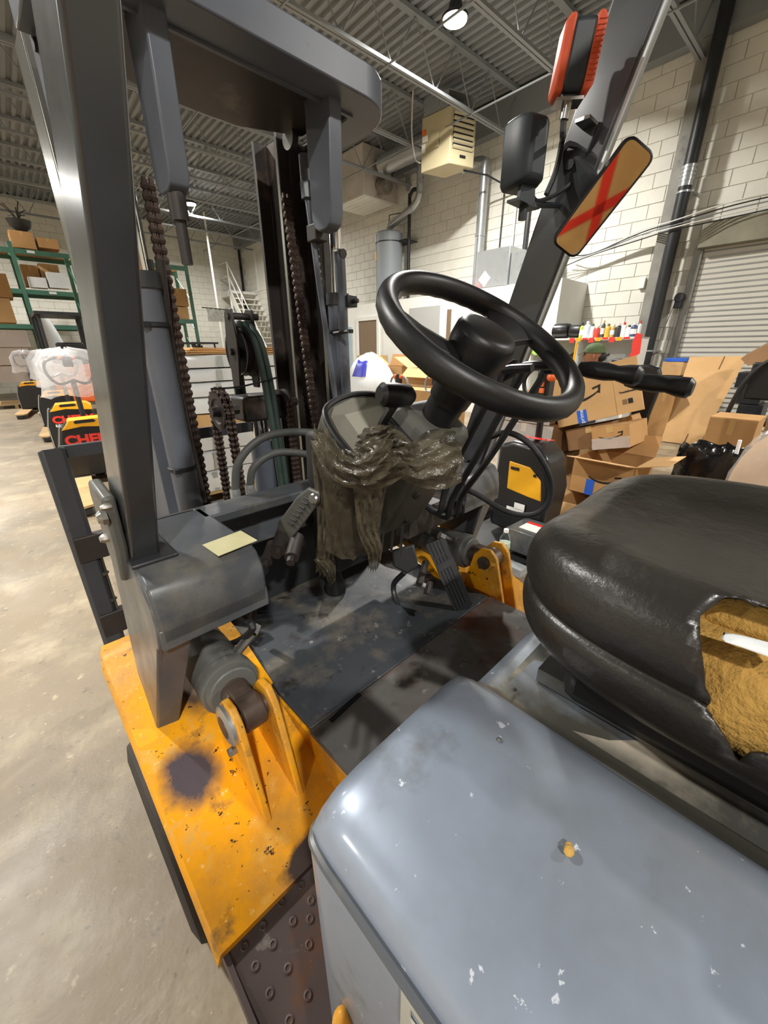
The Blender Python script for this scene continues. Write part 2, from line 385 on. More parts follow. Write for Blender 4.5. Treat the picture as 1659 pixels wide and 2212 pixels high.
# the near vertical edge; one face runs to larger y (left), the other to larger x (right, louvres)
ra = math.radians(24); Lf = Vector((-math.sin(ra) * .2, 1, 0)).normalized(); Rt = Vector((1, -.28, 0)).normalized()
P = [A0, A0 + Lf * .6, A0 + Lf * .6 + Rt * .5, A0 + Rt * .5]
mb = MB(HT); mb.prism(P, (0, 0, hh)); obj('casing', mb, m_beige, t, bevel=.012)
mb = MB(HT); q = [p + Vector((0, 0, hh)) for p in (A0 + Lf * .06 + Rt * .0, A0 + Lf * .56, A0 + Lf * .56 + Rt * .48, A0 + Lf * .06 + Rt * .48)]
th = .012
for a, b_ in ((q[0], q[1]), (q[1], q[2]), (q[3], q[2])):
    dd = (b_ - a); nn = Vector((-dd.y, dd.x, 0)).normalized() * th; mb.prism([a, b_, b_ + nn, a + nn], (0, 0, .2))
mb.prism([q[0] + Vector((0, 0, .2)), q[1] + Vector((0, 0, .2)), q[2] + Vector((0, 0, .2)), q[3] + Vector((0, 0, .2))], (0, 0, .012))
obj('flue_box', mb, m_galv, t)
def onface(o, r, u, a, b_, z): return o + r * a + u * b_ + Vector((0, 0, z))
nR = Vector((-.28, -1, 0)).normalized()
mb = MB(HT); o1 = A0 + Rt * .05 + nR * .004 + Vector((0, 0, .2)); mb.prism([o1, o1 + Rt * .4, o1 + Rt * .4 + Vector((0, 0, .46)), o1 + Vector((0, 0, .46))], nR * .002); obj('louvre_opening', mb, m_ink, t)
for k in range(7):
    mb = MB(HT); o1 = A0 + Rt * .05 + nR * .008 + Vector((0, 0, .205 + k * .072)); mb.prism([o1, o1 + Rt * .4, o1 + Rt * .4 + nR * .022 + Vector((0, 0, .022)), o1 + nR * .022 + Vector((0, 0, .022))], (0, 0, .02)); obj('louvre', mb, m_beige, t)
nL = Vector((-1, -.08, 0)).normalized()
for nm, mm, a, z, wd, h_ in (('warning_label', m_orange, .5, .5, .08, .07), ('rating_label', m_paper, .45, .4, .12, .08), ('rating_label', m_paper, .5, .26, .08, .12), ('maker_plate', m_black, None, 0, 0, 0)):
    mb = MB(HT)
    if a is None: o1 = A0 + Rt * .2 + nR * .003 + Vector((0, 0, .1)); mb.prism([o1, o1 + Rt * .12, o1 + Rt * .12 + Vector((0, 0, .04)), o1 + Vector((0, 0, .04))], nR * .003)
    else: o1 = A0 + Lf * a + nL * .012 + Vector((0, 0, z)); mb.prism([o1, o1 + Lf * wd, o1 + Lf * wd + Vector((0, 0, h_)), o1 + Vector((0, 0, h_))], nL * .003)
    obj(nm, mb, mm, t)
mb = MB(HT); o1 = A0 + Lf * .22 + nL * .012 + Vector((0, 0, .27)); mb.prism([o1, o1 + Lf * .2, o1 + Lf * .2 + Vector((0, 0, .2)), o1 + Vector((0, 0, .2))], nL * .008); obj('access_panel', mb, m_beige, t)
for s in (P[0] + Lf * .3, P[2] - Rt * .1):
    mb = MB(HT); mb.cyl(s + Vector((0, 0, hh)), Vector((s.x, s.y, (ZC - .05 - ht) / HS)), .006, n=6); obj('hanger_rod', mb, m_steel, t)
mb = MB(HT); g = A0 + Lf * .62 + Vector((0, 0, .15)); mb.tube([g + Vector((0, .0, 0)), g + Vector((0, .12, .1)), g + Vector((0, .22, .5)), g + Vector((0, .2, 1.2))], .012, n=6); obj('gas_hose', mb, m_white, t)
mb = MB(HT); mb.tube([A0 + Rt * .4 + Lf * .1 + Vector((0, 0, -.02)), A0 + Rt * .8 + Vector((0, 0, -.05)), A0 + Rt * 1.6 + Vector((0, -.15, -.3)), A0 + Rt * 1.62 + Vector((0, -.15, -1.3))], .014, n=6, sm=0); obj('gas_pipe', mb, m_black, t)

# ================================================================ flue pipes, boiler, ducts on the wall
def pipe(name, label, pts, r, m, rings=(), cat='pipe', n=14, sm=0):
    t = thing(name, label, cat, B(*pts[0])); mb = MB(RB); mb.tube(pts, r, n=n, sm=sm); obj('pipe', mb, m, t)
    for (p, q) in rings: mb = MB(RB); mb.cyl(p, q, r * 1.12, n=n); obj('seam_ring', mb, m, t)
    return t
tk = BX(820, 512, W - .45); tk2 = BX(862, 512, W - .45); r_ = (tk.y - tk2.y) / 2 * .92; cyk = (tk.y + tk2.y) / 2
t = thing('water_heater', 'grey cylindrical water heater tank standing on the office roof', 'water heater', B(W - .45, cyk, 2.55))
mb = MB(RB); mb.lathe([(0, 2.56), (r_ - .02, 2.56), (r_, 2.58), (r_, 3.98), (r_ - .04, 4.02), (0, 4.03)], (W - .45, cyk, 0)); obj('tank', mb, mat('tank_grey', '#8e959c', .5), t)
mb = MB(RB); mb.cyl((W - .45, cyk, 3.78), (W - .45, cyk, 3.8), r_ + .012, n=24); mb.bb((W - .45, cyk - r_ - .25, 3.78), (W - .02, cyk + r_ + .15, 3.8)); obj('strap', mb, m_black, t)
mb = MB(RB); mb.box((W - .45 - r_ * .8, cyk + r_ * .62, 3.5), (.02, .12, .2), math.radians(-38)); obj('energy_label', mb, m_yel, t)
mb = MB(RB); mb.box((W - .45 - r_ * .8, cyk + r_ * .62, 3.86), (.02, .1, .16), math.radians(-38)); obj('rating_label', mb, m_paper, t)
fx = W - .35; f1 = BX(908, 400, fx); f2 = BX(885, 470, fx)
pipe('flue_pipe', 'shiny jointed flue pipe bending down to the grey tank', [(fx, f1.y, 5.6), (fx, f1.y, 4.62), (fx, f1.y + .06, 4.5), (fx, f1.y + .22, 4.4), (fx, f1.y + .5, 4.32), (fx - .05, cyk, 4.18), (fx - .1, cyk, 4.03)], .085, m_galv, [((fx, f1.y, 4.6), (fx, f1.y, 4.64)), ((fx, f1.y, 4.98), (fx, f1.y, 5.02)), ((fx, f1.y + .22, 4.4), (fx, f1.y + .25, 4.39))], sm=0)
pipe('drain_pipe', 'black vent pipe with a hooked top beside the tank', [(fx, f1.y + .08, 4.72), (fx, f1.y + .22, 4.74), (fx, f1.y + .32, 4.66), (fx, f1.y + .34, 4.5), (fx, f1.y + .34, 2.5)], .04, m_black, sm=3)
pipe('conduit', 'thin looped copper line above the grey tank', [(fx, cyk - .35, 4.2), (fx, cyk - .35, 4.38), (fx, cyk + .1, 4.42), (fx, cyk + .12, 4.02)], .012, m_black, n=6)
g1 = BX(1048, 360, W - .3); pipe('galvanised_duct', 'tall galvanised pipe with an elbow under the heater', [(W - .3, g1.y + .55, 4.78), (W - .3, g1.y + .22, 4.8), (W - .3, g1.y + .06, 4.74), (W - .3, g1.y, 4.6), (W - .3, g1.y, 2.4)], .095, m_galv, [((W - .3, g1.y, 4.58), (W - .3, g1.y, 4.62)), ((W - .3, g1.y, 3.5), (W - .3, g1.y, 3.54))], sm=4)
for k, (px_, z0, z1, m_) in enumerate(((880, 4.9, 5.6, m_galv), (1088, 3.2, 4.3, m_black), (1116, 3.1, 5.0, m_white), (1145, 3.1, 4.2, m_black))):
    q = BX(px_, 430, W - .05)
    lab = ('short bright vent stub hung from the roof left of the heater', 'thin black conduit down the wall right of the galvanised pipe', 'slim white conduit running up the block wall behind the work lamp', 'rusty dark downpipe behind the dark work lamp')[k]
    pipe('conduit', lab, [(W - .05, q.y, z0), (W - .05, q.y, z1)], (.05, .014, .02, .045)[k], m_, n=8)
pl = BX(1035, 545, W - .7); 
t = thing('duct_plenum', 'grey sheet metal duct box on the white office roof', 'duct', B(W - .4, pl.y - .4, 2.5))
mb = MB(RB); mb.bb((W - .75, pl.y - .75, 2.47), (W - .1, pl.y, 3.12)); obj('plenum', mb, m_galv, t, bevel=.006)
mb = MB(RB); mb.bb((W - .7, pl.y - 1.5, 2.47), (W - .1, pl.y - .76, 3.0)); obj('transition', mb, m_galv, t, bevel=.006)
mb = MB(RB); mb.box((W - .757, pl.y - .22, 2.62), (.012, .2, .2), Matrix.Rotation(math.radians(45), 3, 'X')); obj('diamond_label', mb, m_paper, t)
# exhaust unit behind the mast
t = thing('exhaust_unit', 'weathered white wall exhaust unit seen past the mast', 'fan', B(7.6, 9.6, 4.7))
ea, eb = BX(735, 440, 7.5), BX(800, 440, 7.5)
mb = MB(RB); mb.bb((7.3, eb.y, 4.72), (W, ea.y, 5.7)); obj('casing', mb, mat('stained_white', '#cfc9c2', .6, col2='#b3aaa0', scale=2, layers=(('#6d655c', 2.5, .58, .7),)), t, bevel=.02)
mb = MB(RB)
mb.bb((7.3, eb.y, 4.70), (W - .1, ea.y, 4.725)); obj('bottom_pan', mb, m_white, t)
for k in range(6): mb = MB(RB); mb.bb((7.36 + k * .16, eb.y + .05, 4.68), (7.44 + k * .16, ea.y - .05, 4.7)); obj('grille_slat', mb, m_white, t)
mb = MB(RB); mb.cyl((7.8, eb.y - .02, 4.98), (7.8, eb.y - .3, 4.9), .16, n=14); mb.cyl((7.8, eb.y - .02, 5.3), (7.8, eb.y - .1, 5.3), .2, n=14); obj('motor', mb, mat('dusty_motor', '#57514b', .8, col2='#8b847b', scale=12), t)
pipe('round_duct', 'large dull round duct under the roof beside the mast top', [(7.6, eb.y - .34, 5.25), (7.6, eb.y - 2.2, 5.22)], .2, m_galv)

# ================================================================ white office box under the roof of the hall
ox = W - 1.0
t = thing('office_partition', 'white boxed office along the right wall with a brown door', 'office', B(ox, 6.5, 0))
oa, ob, oc = BX(1213, 615, ox), BX(995, 640, ox), BX(748, 640, ox)
mb = MB(RB); mb.bb((ox, oa.y, 0), (ox + .08, oc.y, 2.42)); mb.bb((ox + .08, oa.y, 0), (W, oa.y + .08, 2.42)); mb.bb((ox + .08, oa.y + .08, 2.36), (W, oc.y, 2.42)); obj('wall_panel', mb, m_white, t)
for nm, xa, xb_, zt, mm in (('brown_door', 776, 815, 2.02, m_brown), ('grey_door', 884, 948, 2.2, mat('office_grey', '#a9aaa8', .5)), ('door_gap', 964, 972, 2.1, m_brown), ('window', 742, 758, 1.9, mat('office_blue', '#9fb2bd', .3))):
    a, b_ = BX(xa, 720, ox - .02), BX(xb_, 720, ox - .02)
    mb = MB(RB); mb.bb((ox - .03, b_.y, 0.02), (ox - .005, a.y, zt)); o = obj(nm, mb, mm, t)
    if nm == 'brown_door':
        mb = MB(RB); mb.bb((ox - .05, a.y, 0), (ox, a.y + .09, zt + .09)); mb.bb((ox - .05, b_.y - .09, 0), (ox, b_.y, zt + .09)); mb.bb((ox - .05, b_.y, zt), (ox, a.y, zt + .09)); obj('door_frame', mb, m_white, t)
for (px_, py_, X_, s, lab) in ((990, 619, W - 1.02, .2, 'red lit exit sign on the white office wall'), (535, 488, W - .03, .34, 'red lit exit sign far off above the stair door')):
    p = BX(px_, py_, X_); t = thing('exit_sign', lab, 'sign', B(*p)); mb = MB(RB); mb.box(p, (.04, s * 1.5, s * .8)); obj('panel', mb, m_redlit, t)
    lettering('lettering', 'EXIT', s * .6, B(p.x - .021, p.y, p.z), -bYd, Vector((0, 0, 1)), m_redink, t)
t = thing('wall_light_switch', 'small white box on the block wall beside the steel column', 'switch box', B(W, 2.85, 1.8)); mb = MB(RB); q = BX(1388, 612, W - .03); mb.box(q, (.06, .09, .16)); obj('box', mb, m_white, t, bevel=.01)

# ================================================================ stair and landing along the far end
t = thing('steel_stair', 'white steel stair with railings climbing the far right wall', 'stair', B(7.6, 17, 0))
sx0, sx1 = 7.35, W; ytop, ybot, zt = 17.6, 14.6, 3.55
mb = MB(RB); mb.bb((sx0, ytop, zt - .2), (sx1, YF, zt)); obj('landing', mb, m_white, t)
nst = 17
for k in range(nst):
    f_ = (k + .5) / nst; mb = MB(RB); mb.box((7.87, ybot + (ytop - ybot) * f_, zt * f_), (.98, .24, .04)); obj('tread', mb, m_wall, t)
for x_ in (sx0, sx1 - .04):
    mb = MB(RB); mb.prism([(x_, ybot, -.0), (x_, ybot + .25, 0), (x_, ytop + .1, zt - .25), (x_, ytop + .1, zt + .03), (x_, ytop, zt + .03)], (.04, 0, 0)); obj('stringer', mb, m_white, t)
for dz in (.5, .98):
    mb = MB(RB); mb.tube([(sx0 + .02, ybot, dz), (sx0 + .02, ytop, zt + dz), (sx0 + .02, YF - .1, zt + dz)], .024, n=6, sm=0); obj('hand_rail', mb, m_white, t)
for f_ in (0, .33, .67, 1):
    mb = MB(RB); mb.cyl((sx0 + .02, ybot + (ytop - ybot) * f_, zt * f_), (sx0 + .02, ybot + (ytop - ybot) * f_, zt * f_ + .98), .022, n=6); obj('baluster', mb, m_white, t)
mb = MB(RB); mb.cyl((sx0 + .05, YF - .9, 0), (sx0 + .05, YF - .9, zt - .2), .05, n=8); obj('post', mb, m_white, t)
mb = MB(RB); mb.bb((W - .02, 16.0, zt), (W + .005, 17.1, zt + 2.1)); struct(obj('door_2', mb, m_wall)); mb = MB(RB); mb.bb((W - .05, 15.9, zt), (W, 16.0, zt + 2.2)); mb.bb((W - .05, 17.1, zt), (W, 17.2, zt + 2.2)); mb.bb((W - .05, 15.9, zt + 2.1), (W, 17.2, zt + 2.2)); struct(obj('trim_2', mb, m_white))
q = BY(443, 480, 16.0); pipe('sprinkler_riser', 'thin pale sprinkler riser standing before the far wall', [(q.x, 16, 0), (q.x, 16, 5.6)], .035, m_white, n=8)
q = BY(506, 520, YF - .06); mb = MB(RB); mb.bb((W - .08, YF - .08, 0), (W - .02, YF - .02, ZC)); struct(obj('trim_3', mb, m_black))
# ================================================================ THE FORKLIFT
m_grey = mat('truck_grey', '#4e5156', .38, col2='#45484c', scale=7, rvar=.08, coat=.15, layers=(('#6a665d', 5, .5, .68), ('#3b3d40', 14, .6, .7)))
m_greyd = mat('truck_grey_dark', '#303235', .4, col2='#28292b', scale=6, rvar=.08)
m_pil = mat('pillar_paint', '#36383b', .33, col2='#2e3032', scale=5, coat=.5, rvar=.06)
m_mastg = mat('mast_grey', '#5a5f69', .4, col2='#4c5059', scale=5, layers=(('#3a3532', 6, .6, .75),))
m_mastd = mat('mast_greasy', '#2a2625', .5, col2='#3a3330', scale=6, layers=(('#5d5048', 7, .58, .72),))
m_rail = mat('worn_rail', '#9b9a92', .3, .8, col2='#5d5a55', scale=12, stretch=(1, 1, .12))
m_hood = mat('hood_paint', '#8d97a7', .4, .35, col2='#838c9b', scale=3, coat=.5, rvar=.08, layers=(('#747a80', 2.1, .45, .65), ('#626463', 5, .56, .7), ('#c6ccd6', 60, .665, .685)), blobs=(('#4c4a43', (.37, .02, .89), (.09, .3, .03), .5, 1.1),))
m_recess = mat('seat_pan_dust', '#4b4b46', .5, col2='#3d3d39', scale=4, layers=(('#7d776b', 7, .52, .66),), blobs=(('#9a9182', (.435, .06, .885), (.05, .11, .06), .45, 1.05),))
m_ylw = mat('truck_yellow', '#f0a406', .42, col2='#dd9710', scale=5, rvar=.1, bump=.06, bscale=60, layers=(('#bf8a3c', 5, .46, .66), ('#d8a347', 21, .54, .66), ('#8f6a35', 11, .58, .68), ('#33241a', 52, .635, .66), ('#e6bd6e', 75, .64, .67)), blobs=(('#4a4248', (.087, .645, .525), (.056, .07, .08), .55, 1.1), ('#3c302c', (.215, .41, .43), (.075, .034, .08), .8, 1.05), ('#5b4a3a', (.16, .80, .59), (.05, .07, .06), .5, 1.2)))
m_worn = mat('worn_patch', '#4a4248', .6, col2='#5c5046', scale=14)
m_floor = mat('floor_plate', '#42454a', .5, col2='#363a3f', scale=3, rvar=.1, layers=(('#6a645a', 6, .48, .66), ('#2a2521', 14, .58, .7), ('#7d7a74', 30, .62, .68)))
m_floorr = mat('floor_plate_rusty', '#544c46', .6, col2='#6a6967', scale=5, layers=(('#5a3323', 4, .5, .66), ('#3b2c25', 9, .56, .7), ('#9a968f', 22, .62, .72)))
m_step = mat('step_plate', '#4d4446', .5, col2='#5b4f4c', scale=6, rvar=.12, layers=(('#6b4a33', 8, .54, .68), ('#7d7672', 26, .62, .68)))
m_tyre = mat('tyre_rubber', '#2b2826', .75, col2='#3d3733', scale=9, bump=.2, bscale=50)
m_leather = mat('black_vinyl', '#1f1d1b', .34, col2='#282522', scale=3, bump=.16, bscale=48, rvar=.07)
m_foamy = mat('torn_foam', '#b8924a', .9, col2='#987436', scale=14, bump=.5, bscale=120)
m_chain = mat('chain_rust', '#3a2d28', .55, .35, col2='#55463f', scale=30, rvar=.1)
m_hose = mat('hydraulic_hose', '#3b3d3c', .55, col2='#4a4b49', scale=20)
m_dash = mat('dash_plastic', '#45453f', .5, col2='#4d4d47', scale=5, bump=.04, bscale=300)
m_disp = mat('display_grey', '#8d8c80', .3, col2='#9a998c', scale=6)
m_podf = mat('pod_face_grey', '#76746a', .4)
m_film = mat('dusty_film', '#655d4a', .28, alpha=.55, bump=.8, bscale=30, spec=.8, col2='#454033', scale=14)
m_filmt = mat('thin_film', '#575040', .25, alpha=.3, bump=.8, bscale=30, spec=.8)
m_beac = mat('beacon_amber', '#b94a2a', .62, spec=.3)
m_beacd = mat('lamp_housing', '#20262a', .5)
m_mirror = mat('mirror_glass', '#d6cbb2', .03, 1.0)
m_sticker = mat('faded_label', '#c3bd94', .6, col2='#b0aa80', scale=9)
m_cyl = mat('cylinder_grey', '#5f605d', .45, col2='#54544f', scale=5, layers=(('#453a33', 6, .58, .72),))
m_rust = mat('rusted_rod', '#6d6159', .42, .5, col2='#4f3c30', scale=9)
XC = .64
FK = thing('forklift', 'grey and yellow counterbalance forklift with torn black seat filling the foreground', 'forklift', (XC, .6, 0))
def F(name, mb, m, parent=FK, **k): return obj(name, mb, m, parent, **k)
def mir(x): return 2 * XC - x

# ---- chassis sides, fenders, steps (both sides)
fz = [(1.10, .585), (1.06, .615), (.98, .625), (.85, .60), (.70, .545), (.55, .485), (.40, .425)]
for sgn in (0, 1):
    X = (lambda x: x) if not sgn else mir
    side = 'left' if not sgn else 'right'
    mb = MB(); rows = []
    for y, z in fz:
        r = []
        for i, x in enumerate((.018, .026, .1, .2, .31)):
            zz_ = z - (.02 if i == 0 else 0)
            xx = x + (.045 * (1 - (1.10 - y) / .05) if y > 1.05 and i < 2 else 0)
            r.append((X(xx), y, zz_))
        rows.append(r)
    mb.slab(rows, (0, 0, -.012)); fo = F('fender', mb, m_ylw, ang=50)
    # chassis wall under the floor plate and skirts
    mb = MB(); mb.bb((X(.3), .2, .18), (X(.33), 1.12, .535)); F('chassis_side', mb, m_ylw, bevel=.004)
    # step: dimpled plate, outer skirt
    mb = MB(); rows = [[(X(x), y, z) for x in (.03, .1, .2, .31)] for y, z in ((.425, .425), (.40, .41), (.15, .33), (-.05, .30))]
    mb.slab(rows, (0, 0, -.01)); so = F('step_plate', mb, m_step)
    mb = MB(); mb.prism([(X(.028), .43, .42), (X(.028), -.05, .295), (X(.028), -.05, .2), (X(.028), .43, .33)], (.008 if not sgn else -.008, 0, 0)); F('step_skirt', mb, m_step)
    if not sgn:
        d0 = None; nrm = Vector((0, -.31, 1)).normalized()
        for (qx, qy) in ((568, 2000), (633, 1990), (528, 2045), (590, 2040), (668, 2040), (552, 2087), (622, 2092), (583, 2145), (665, 2150), (608, 1950), (672, 1945), (650, 1912), (700, 1885), (625, 2205), (610, 2000 - 85), (708, 1905), (670, 1985), (710, 1995)):
            p = PZ(qx, qy, .37); v = ray(qx, qy)
            # drop onto the sloping step
            for _ in range(8): p = PZ(qx, qy, .41 + (p.y - .40) * .32)
            if d0 is None:
                mb = MB(); mb.lathe([(.0075, 0), (.0065, .0022), (.0045, .003), (.003, .0014)], (0, 0, 0), nrm, n=10); d0 = F('tread_dimple', mb, m_step, so); place(d0, p + nrm * .001, so)
            else: copyobj(d0, p + nrm * .001, so)
    # front wheel
    xa, xb_ = (.004, .27) if not sgn else (mir(.239), mir(.004))
    wc = Vector((xa, .77, .245)); mb = MB()
    mb.lathe([(.14, .006), (.18, .004), (.19, .0), (.222, .008), (.24, .04), (.245, .12), (.24, .19), (.22, .225), (.19, .235), (.14, .235)], wc, (1, 0, 0), n=40); to = F('front_tyre', mb, m_tyre)
    mb = MB(); mb.lathe([(.0, .02), (.06, .02), (.06, .03), (.14, .03), (.15, .01), (.15, .225), (0, .225)], wc, (1, 0, 0), n=24); F('wheel_rim', mb, m_ylw, to)
    AY, AZ = .592, .645     # pin of the tilt cylinder
    # tilt cylinder anchor: two lugs and pin
    for x in (.160, .232):
        pr = [(.69, .42), (.66, .56), (.635, .66), (.61, .69), (.575, .695), (.55, .67), (.495, .47), (.49, .42)]
        mb = MB(); mb.prism([(X(x), y, z) for y, z in pr], (.014 if not sgn else -.014, 0, 0)); F('anchor_lug', mb, m_ylw, bevel=.003)
    mb = MB(); mb.cyl((X(.148), AY, AZ), (X(.256), AY, AZ), .022, n=16); po = F('anchor_pin', mb, m_rust)
    mb = MB(); mb.lathe([(.04, 0), (.04, .008), (.032, .012), (0, .012)], (X(.161), AY, AZ), (-1 if not sgn else 1, 0, 0), n=18); F('washer', mb, m_galv, po)
    mb = MB(); mb.cyl((X(.16), AY - .012, AZ - .055), (X(.145), AY - .012, AZ - .055), .009, n=6); F('retaining_bolt', mb, m_steel, po)
    # tilt cylinder running forward and up under the cowl
    a = Vector((X(.203), AY, AZ)); b_ = Vector((X(.215), 1.12, .60))
    d = (b_ - a).normalized()
    mb = MB(); mb.cyl(a + d * .045, a + d * .12, .03, n=16); mb.lathe([(.034, -.022), (.034, .022)], a, (1, 0, 0), n=20); mb.box(a + d * .03, (.04, .07, .06)); F('tilt_rod_end', mb, m_rust, bevel=.004)
    mb = MB(); mb.cyl(a + d * .075, a + d * .10, .05, .058, n=24); mb.cyl(a + d * .10, a + d * .45, .058, n=24); co = F('tilt_cylinder', mb, m_cyl, bevel=.003)
    mb = MB(); mb.lathe([(.058, 0), (.061, .004), (.061, .032), (.058, .036)], a + d * .09, d, n=24); F('gland_ring', mb, m_cyl, co)
    mb = MB(); q = a + d * .14 + Vector((.03 if not sgn else -.03, 0, .035)); mb.cyl(q, q + Vector((.05 if not sgn else -.05, 0, .035)), .011, n=8); mb.cyl(q + Vector((.05 if not sgn else -.05, 0, .035)), q + Vector((.065 if not sgn else -.065, .01, .045)), .014, n=6); F('port_fitting', mb, m_steel, co)
mb = MB(); pts = [PX(*q, .27) for q in ((425, 1345), (460, 1385), (500, 1390), (545, 1360), (520, 1330), (480, 1310))]
mb.tube(pts, .008, n=7); F('tilt_hose', mb, m_brubber)

# ---- floor plate
mb = MB(); mb.bb((.305, .545, .538), (1.0, 1.06, .55)); F('floor_plate', mb, m_floor, bevel=.002)
mb = MB(); mb.bb((.30, .2, .538), (1.005, .543, .5505)); F('floor_plate_rear', mb, m_floorr, bevel=.002)
mb = MB(); a, b_ = PZ(718, 1562, .5515), PZ(782, 1502, .5515); dd = (b_ - a).normalized(); nn = Vector((-dd.y, dd.x, 0)); mb.prism([a, b_, b_ + nn * .012, a + nn * .012], (0, 0, .0012)); F('lift_slot', mb, m_ink)
mb = MB(); mb.prism([(.305, 1.04, .55), (.305, 1.06, .55), (.305, 1.12, .8), (.305, 1.1, .8)], (.69, 0, 0)); F('toe_board', mb, m_greyd)
mb = MB(); mb.bb((.3, .8, .2), (1.0, 1.1, .53)); F('front_chassis', mb, m_greyd)
for (nm, x) in (('floor_button', .56),):
    c = PZ(725, 1275, .555); mb = MB(); mb.lathe([(.035, 0), (.035, .02), (.03, .03), (.02, .075), (.016, .09)], c, n=16); F('foot_switch', mb, m_bplastic)

# ---- cowl: U-shaped beam with pillar feet
def cowlbox(X, sg):
    # rounded cross-section box (top, rear face) at the side
    xs = (X(.10), X(.30)); x0, x1 = min(xs), max(xs)
    mb = MB(); pr = [(.955, .945), (.70, .945), (.672, .935), (.655, .91), (.65, .88), (.65, .835), (.655, .825), (.955, .825)]
    mb.prism([(x0, y, z) for y, z in pr], (x1 - x0, 0, 0)); return F('cowl_box', mb, m_grey, bevel=.006)
cb = [cowlbox(lambda x: x, 1), cowlbox(mir, -1)]
mb = MB(); mb.bb((.28, .885, .92), (mir(.28), .965, .945)); mb.bb((.1, .955, .80), (mir(.1), .97, .945)); F('cowl_beam', mb, m_grey, bevel=.005)
mb = MB(); mb.prism([PZ(437, 1178, .9465), PZ(520, 1147, .9465), PZ(556, 1168, .9465), PZ(472, 1202, .9465)], (0, 0, .0012)); F('faded_label', mb, m_sticker, cb[0])
for sgn in (0, 1):
    X = (lambda x: x) if not sgn else mir
    # sheet-metal leg of the cowl down to the fender
    th = .012; xa = X(.098); sg = 1 if not sgn else -1
    mb = MB(); pr = [(.945, .945, .098), (.73, .945, .098), (.665, .90, .098), (.652, .87, .096), (.654, .825, .093), (.67, .815, .092), (.76, .565, .066), (.90, .60, .075), (.94, .80, .09)]
    mb.prism([(X(x), y, z) for y, z, x in pr], (sg * th, 0, 0))
    mb.prism([(X(.096), .668, .825), (X(.155), .668, .825), (X(.108), .752, .56), (X(.067), .758, .565)], (0, .01, .002))
    mb.bb((X(.098), .650, .818), (X(.30), .662, .86)); F('cowl_leg', mb, m_grey, bevel=.003)
    # pillar foot flange and pillar
    zb = .945; yb = .80
    pbx = X(.135)
    mb = MB(); mb.bb((X(.098), .735, zb), (X(.176), .885, zb + .008)); F('pillar_flange', mb, m_greyd, bevel=.003)
    top = Vector((X(.16), .305, 2.10)); bot = Vector((X(.128), .815, zb))
    if sgn: bot = Vector((pbx + .0, .79, .80)); top = Vector((X(.19), .375, 2.05))
    ax = (top - bot).normalized(); fw = Vector((0, 1, 0)); fw = (fw - ax * fw.dot(ax)).normalized(); sd = ax.cross(fw)
    hw_, hd_ = .0235, .05
    mb = MB(); P4 = [bot + sd * a * hw_ + fw * b2 * hd_ for a, b2 in ((-1, -1), (1, -1), (1, 1), (-1, 1))]; mb.prism(P4, top - bot)
    F('guard_pillar', mb, m_pil, bevel=.006, seg=3)
    if not sgn: PIL = (bot, top, ax, fw, sd)
    else: PIR = (bot, top, ax, fw, sd)
# overhead guard roof above the frame: side rails, front bar, roof slats
for sgn in (0, 1):
    tp = (PIL if not sgn else PIR)[1]
    mb = MB(); mb.box((tp.x, tp.y - .65, tp.z + .02), (.06, 1.4, .06)); F('guard_rail', mb, m_greyd, bevel=.008)
mb = MB(); mb.box((XC, .36, 2.12), (.86, .06, .06)); F('guard_front_bar', mb, m_greyd, bevel=.008)
for k in range(7): mb = MB(); mb.box((XC, .2 - k * .18, 2.13), (.84, .035, .03)); F('guard_slat', mb, m_greyd)

# ---- hood with seat pan
prof = [(.100, .50), (.100, .888), (.104, .903), (.116, .918), (.135, .928), (.16, .932), (.24, .935), (.30, .936), (.322, .934), (.335, .925), (.36, .892), (.385, .882), (.64, .882)]
full = prof + [(mir(x), z) for x, z in reversed(prof[:-1])]
ys = [.215, .208, .19, .17, .1, -.3, -1.0]
mb = MB(); rows = []
for j, y in enumerate(ys):
    sh = (.022, .009, .002, 0, 0, 0, 0)[j]
    rows.append([(XC + (x - XC) * (1 - sh * .6), y, z - (sh if z > .6 else 0)) for x, z in full])
mb.grid(rows); mb.add([Vector(p) for p in rows[0]], [tuple(range(len(rows[0])))])
hoodo = F('hood', mb, m_hood, ang=48)
mb = MB(); mb.tube([(.125, .213, .886), (.108, .207, .889), (.0995, .185, .891), (.0985, .1, .892), (.0985, -.3, .892), (.0985, -.9, .892)], .0045, n=8); F('hood_seam_bead', mb, m_grey, hoodo)
mb = MB(); rows = [[(x, y, .8835 + .002 * math.sin(9 * x + 7 * y)) for x in [.39 + k * .05 for k in range(11)]] for y in (.18, .05, -.1, -.3, -.9)]; mb.slab(rows, (0, 0, -.001)); F('seat_pan', mb, m_recess, hoodo)
mb = MB(); mb.bb((.12, -.98, .3), (mir(.12), .195, .6)); F('battery_frame', mb, m_greyd)
mb = MB(); q = PX(745, 2180, .1); mb.sph((.094, q.y - .003, q.z - .03), (.012, .014, .045)); F('yellow_frame_edge', mb, m_ylw)
lettering('side_lettering', 'F', .09, (.0985, .072, .842), (0, -1, 0), (0, 0, 1), mat('decal_grey', '#a9a99f', .5), hoodo, bold=.0)

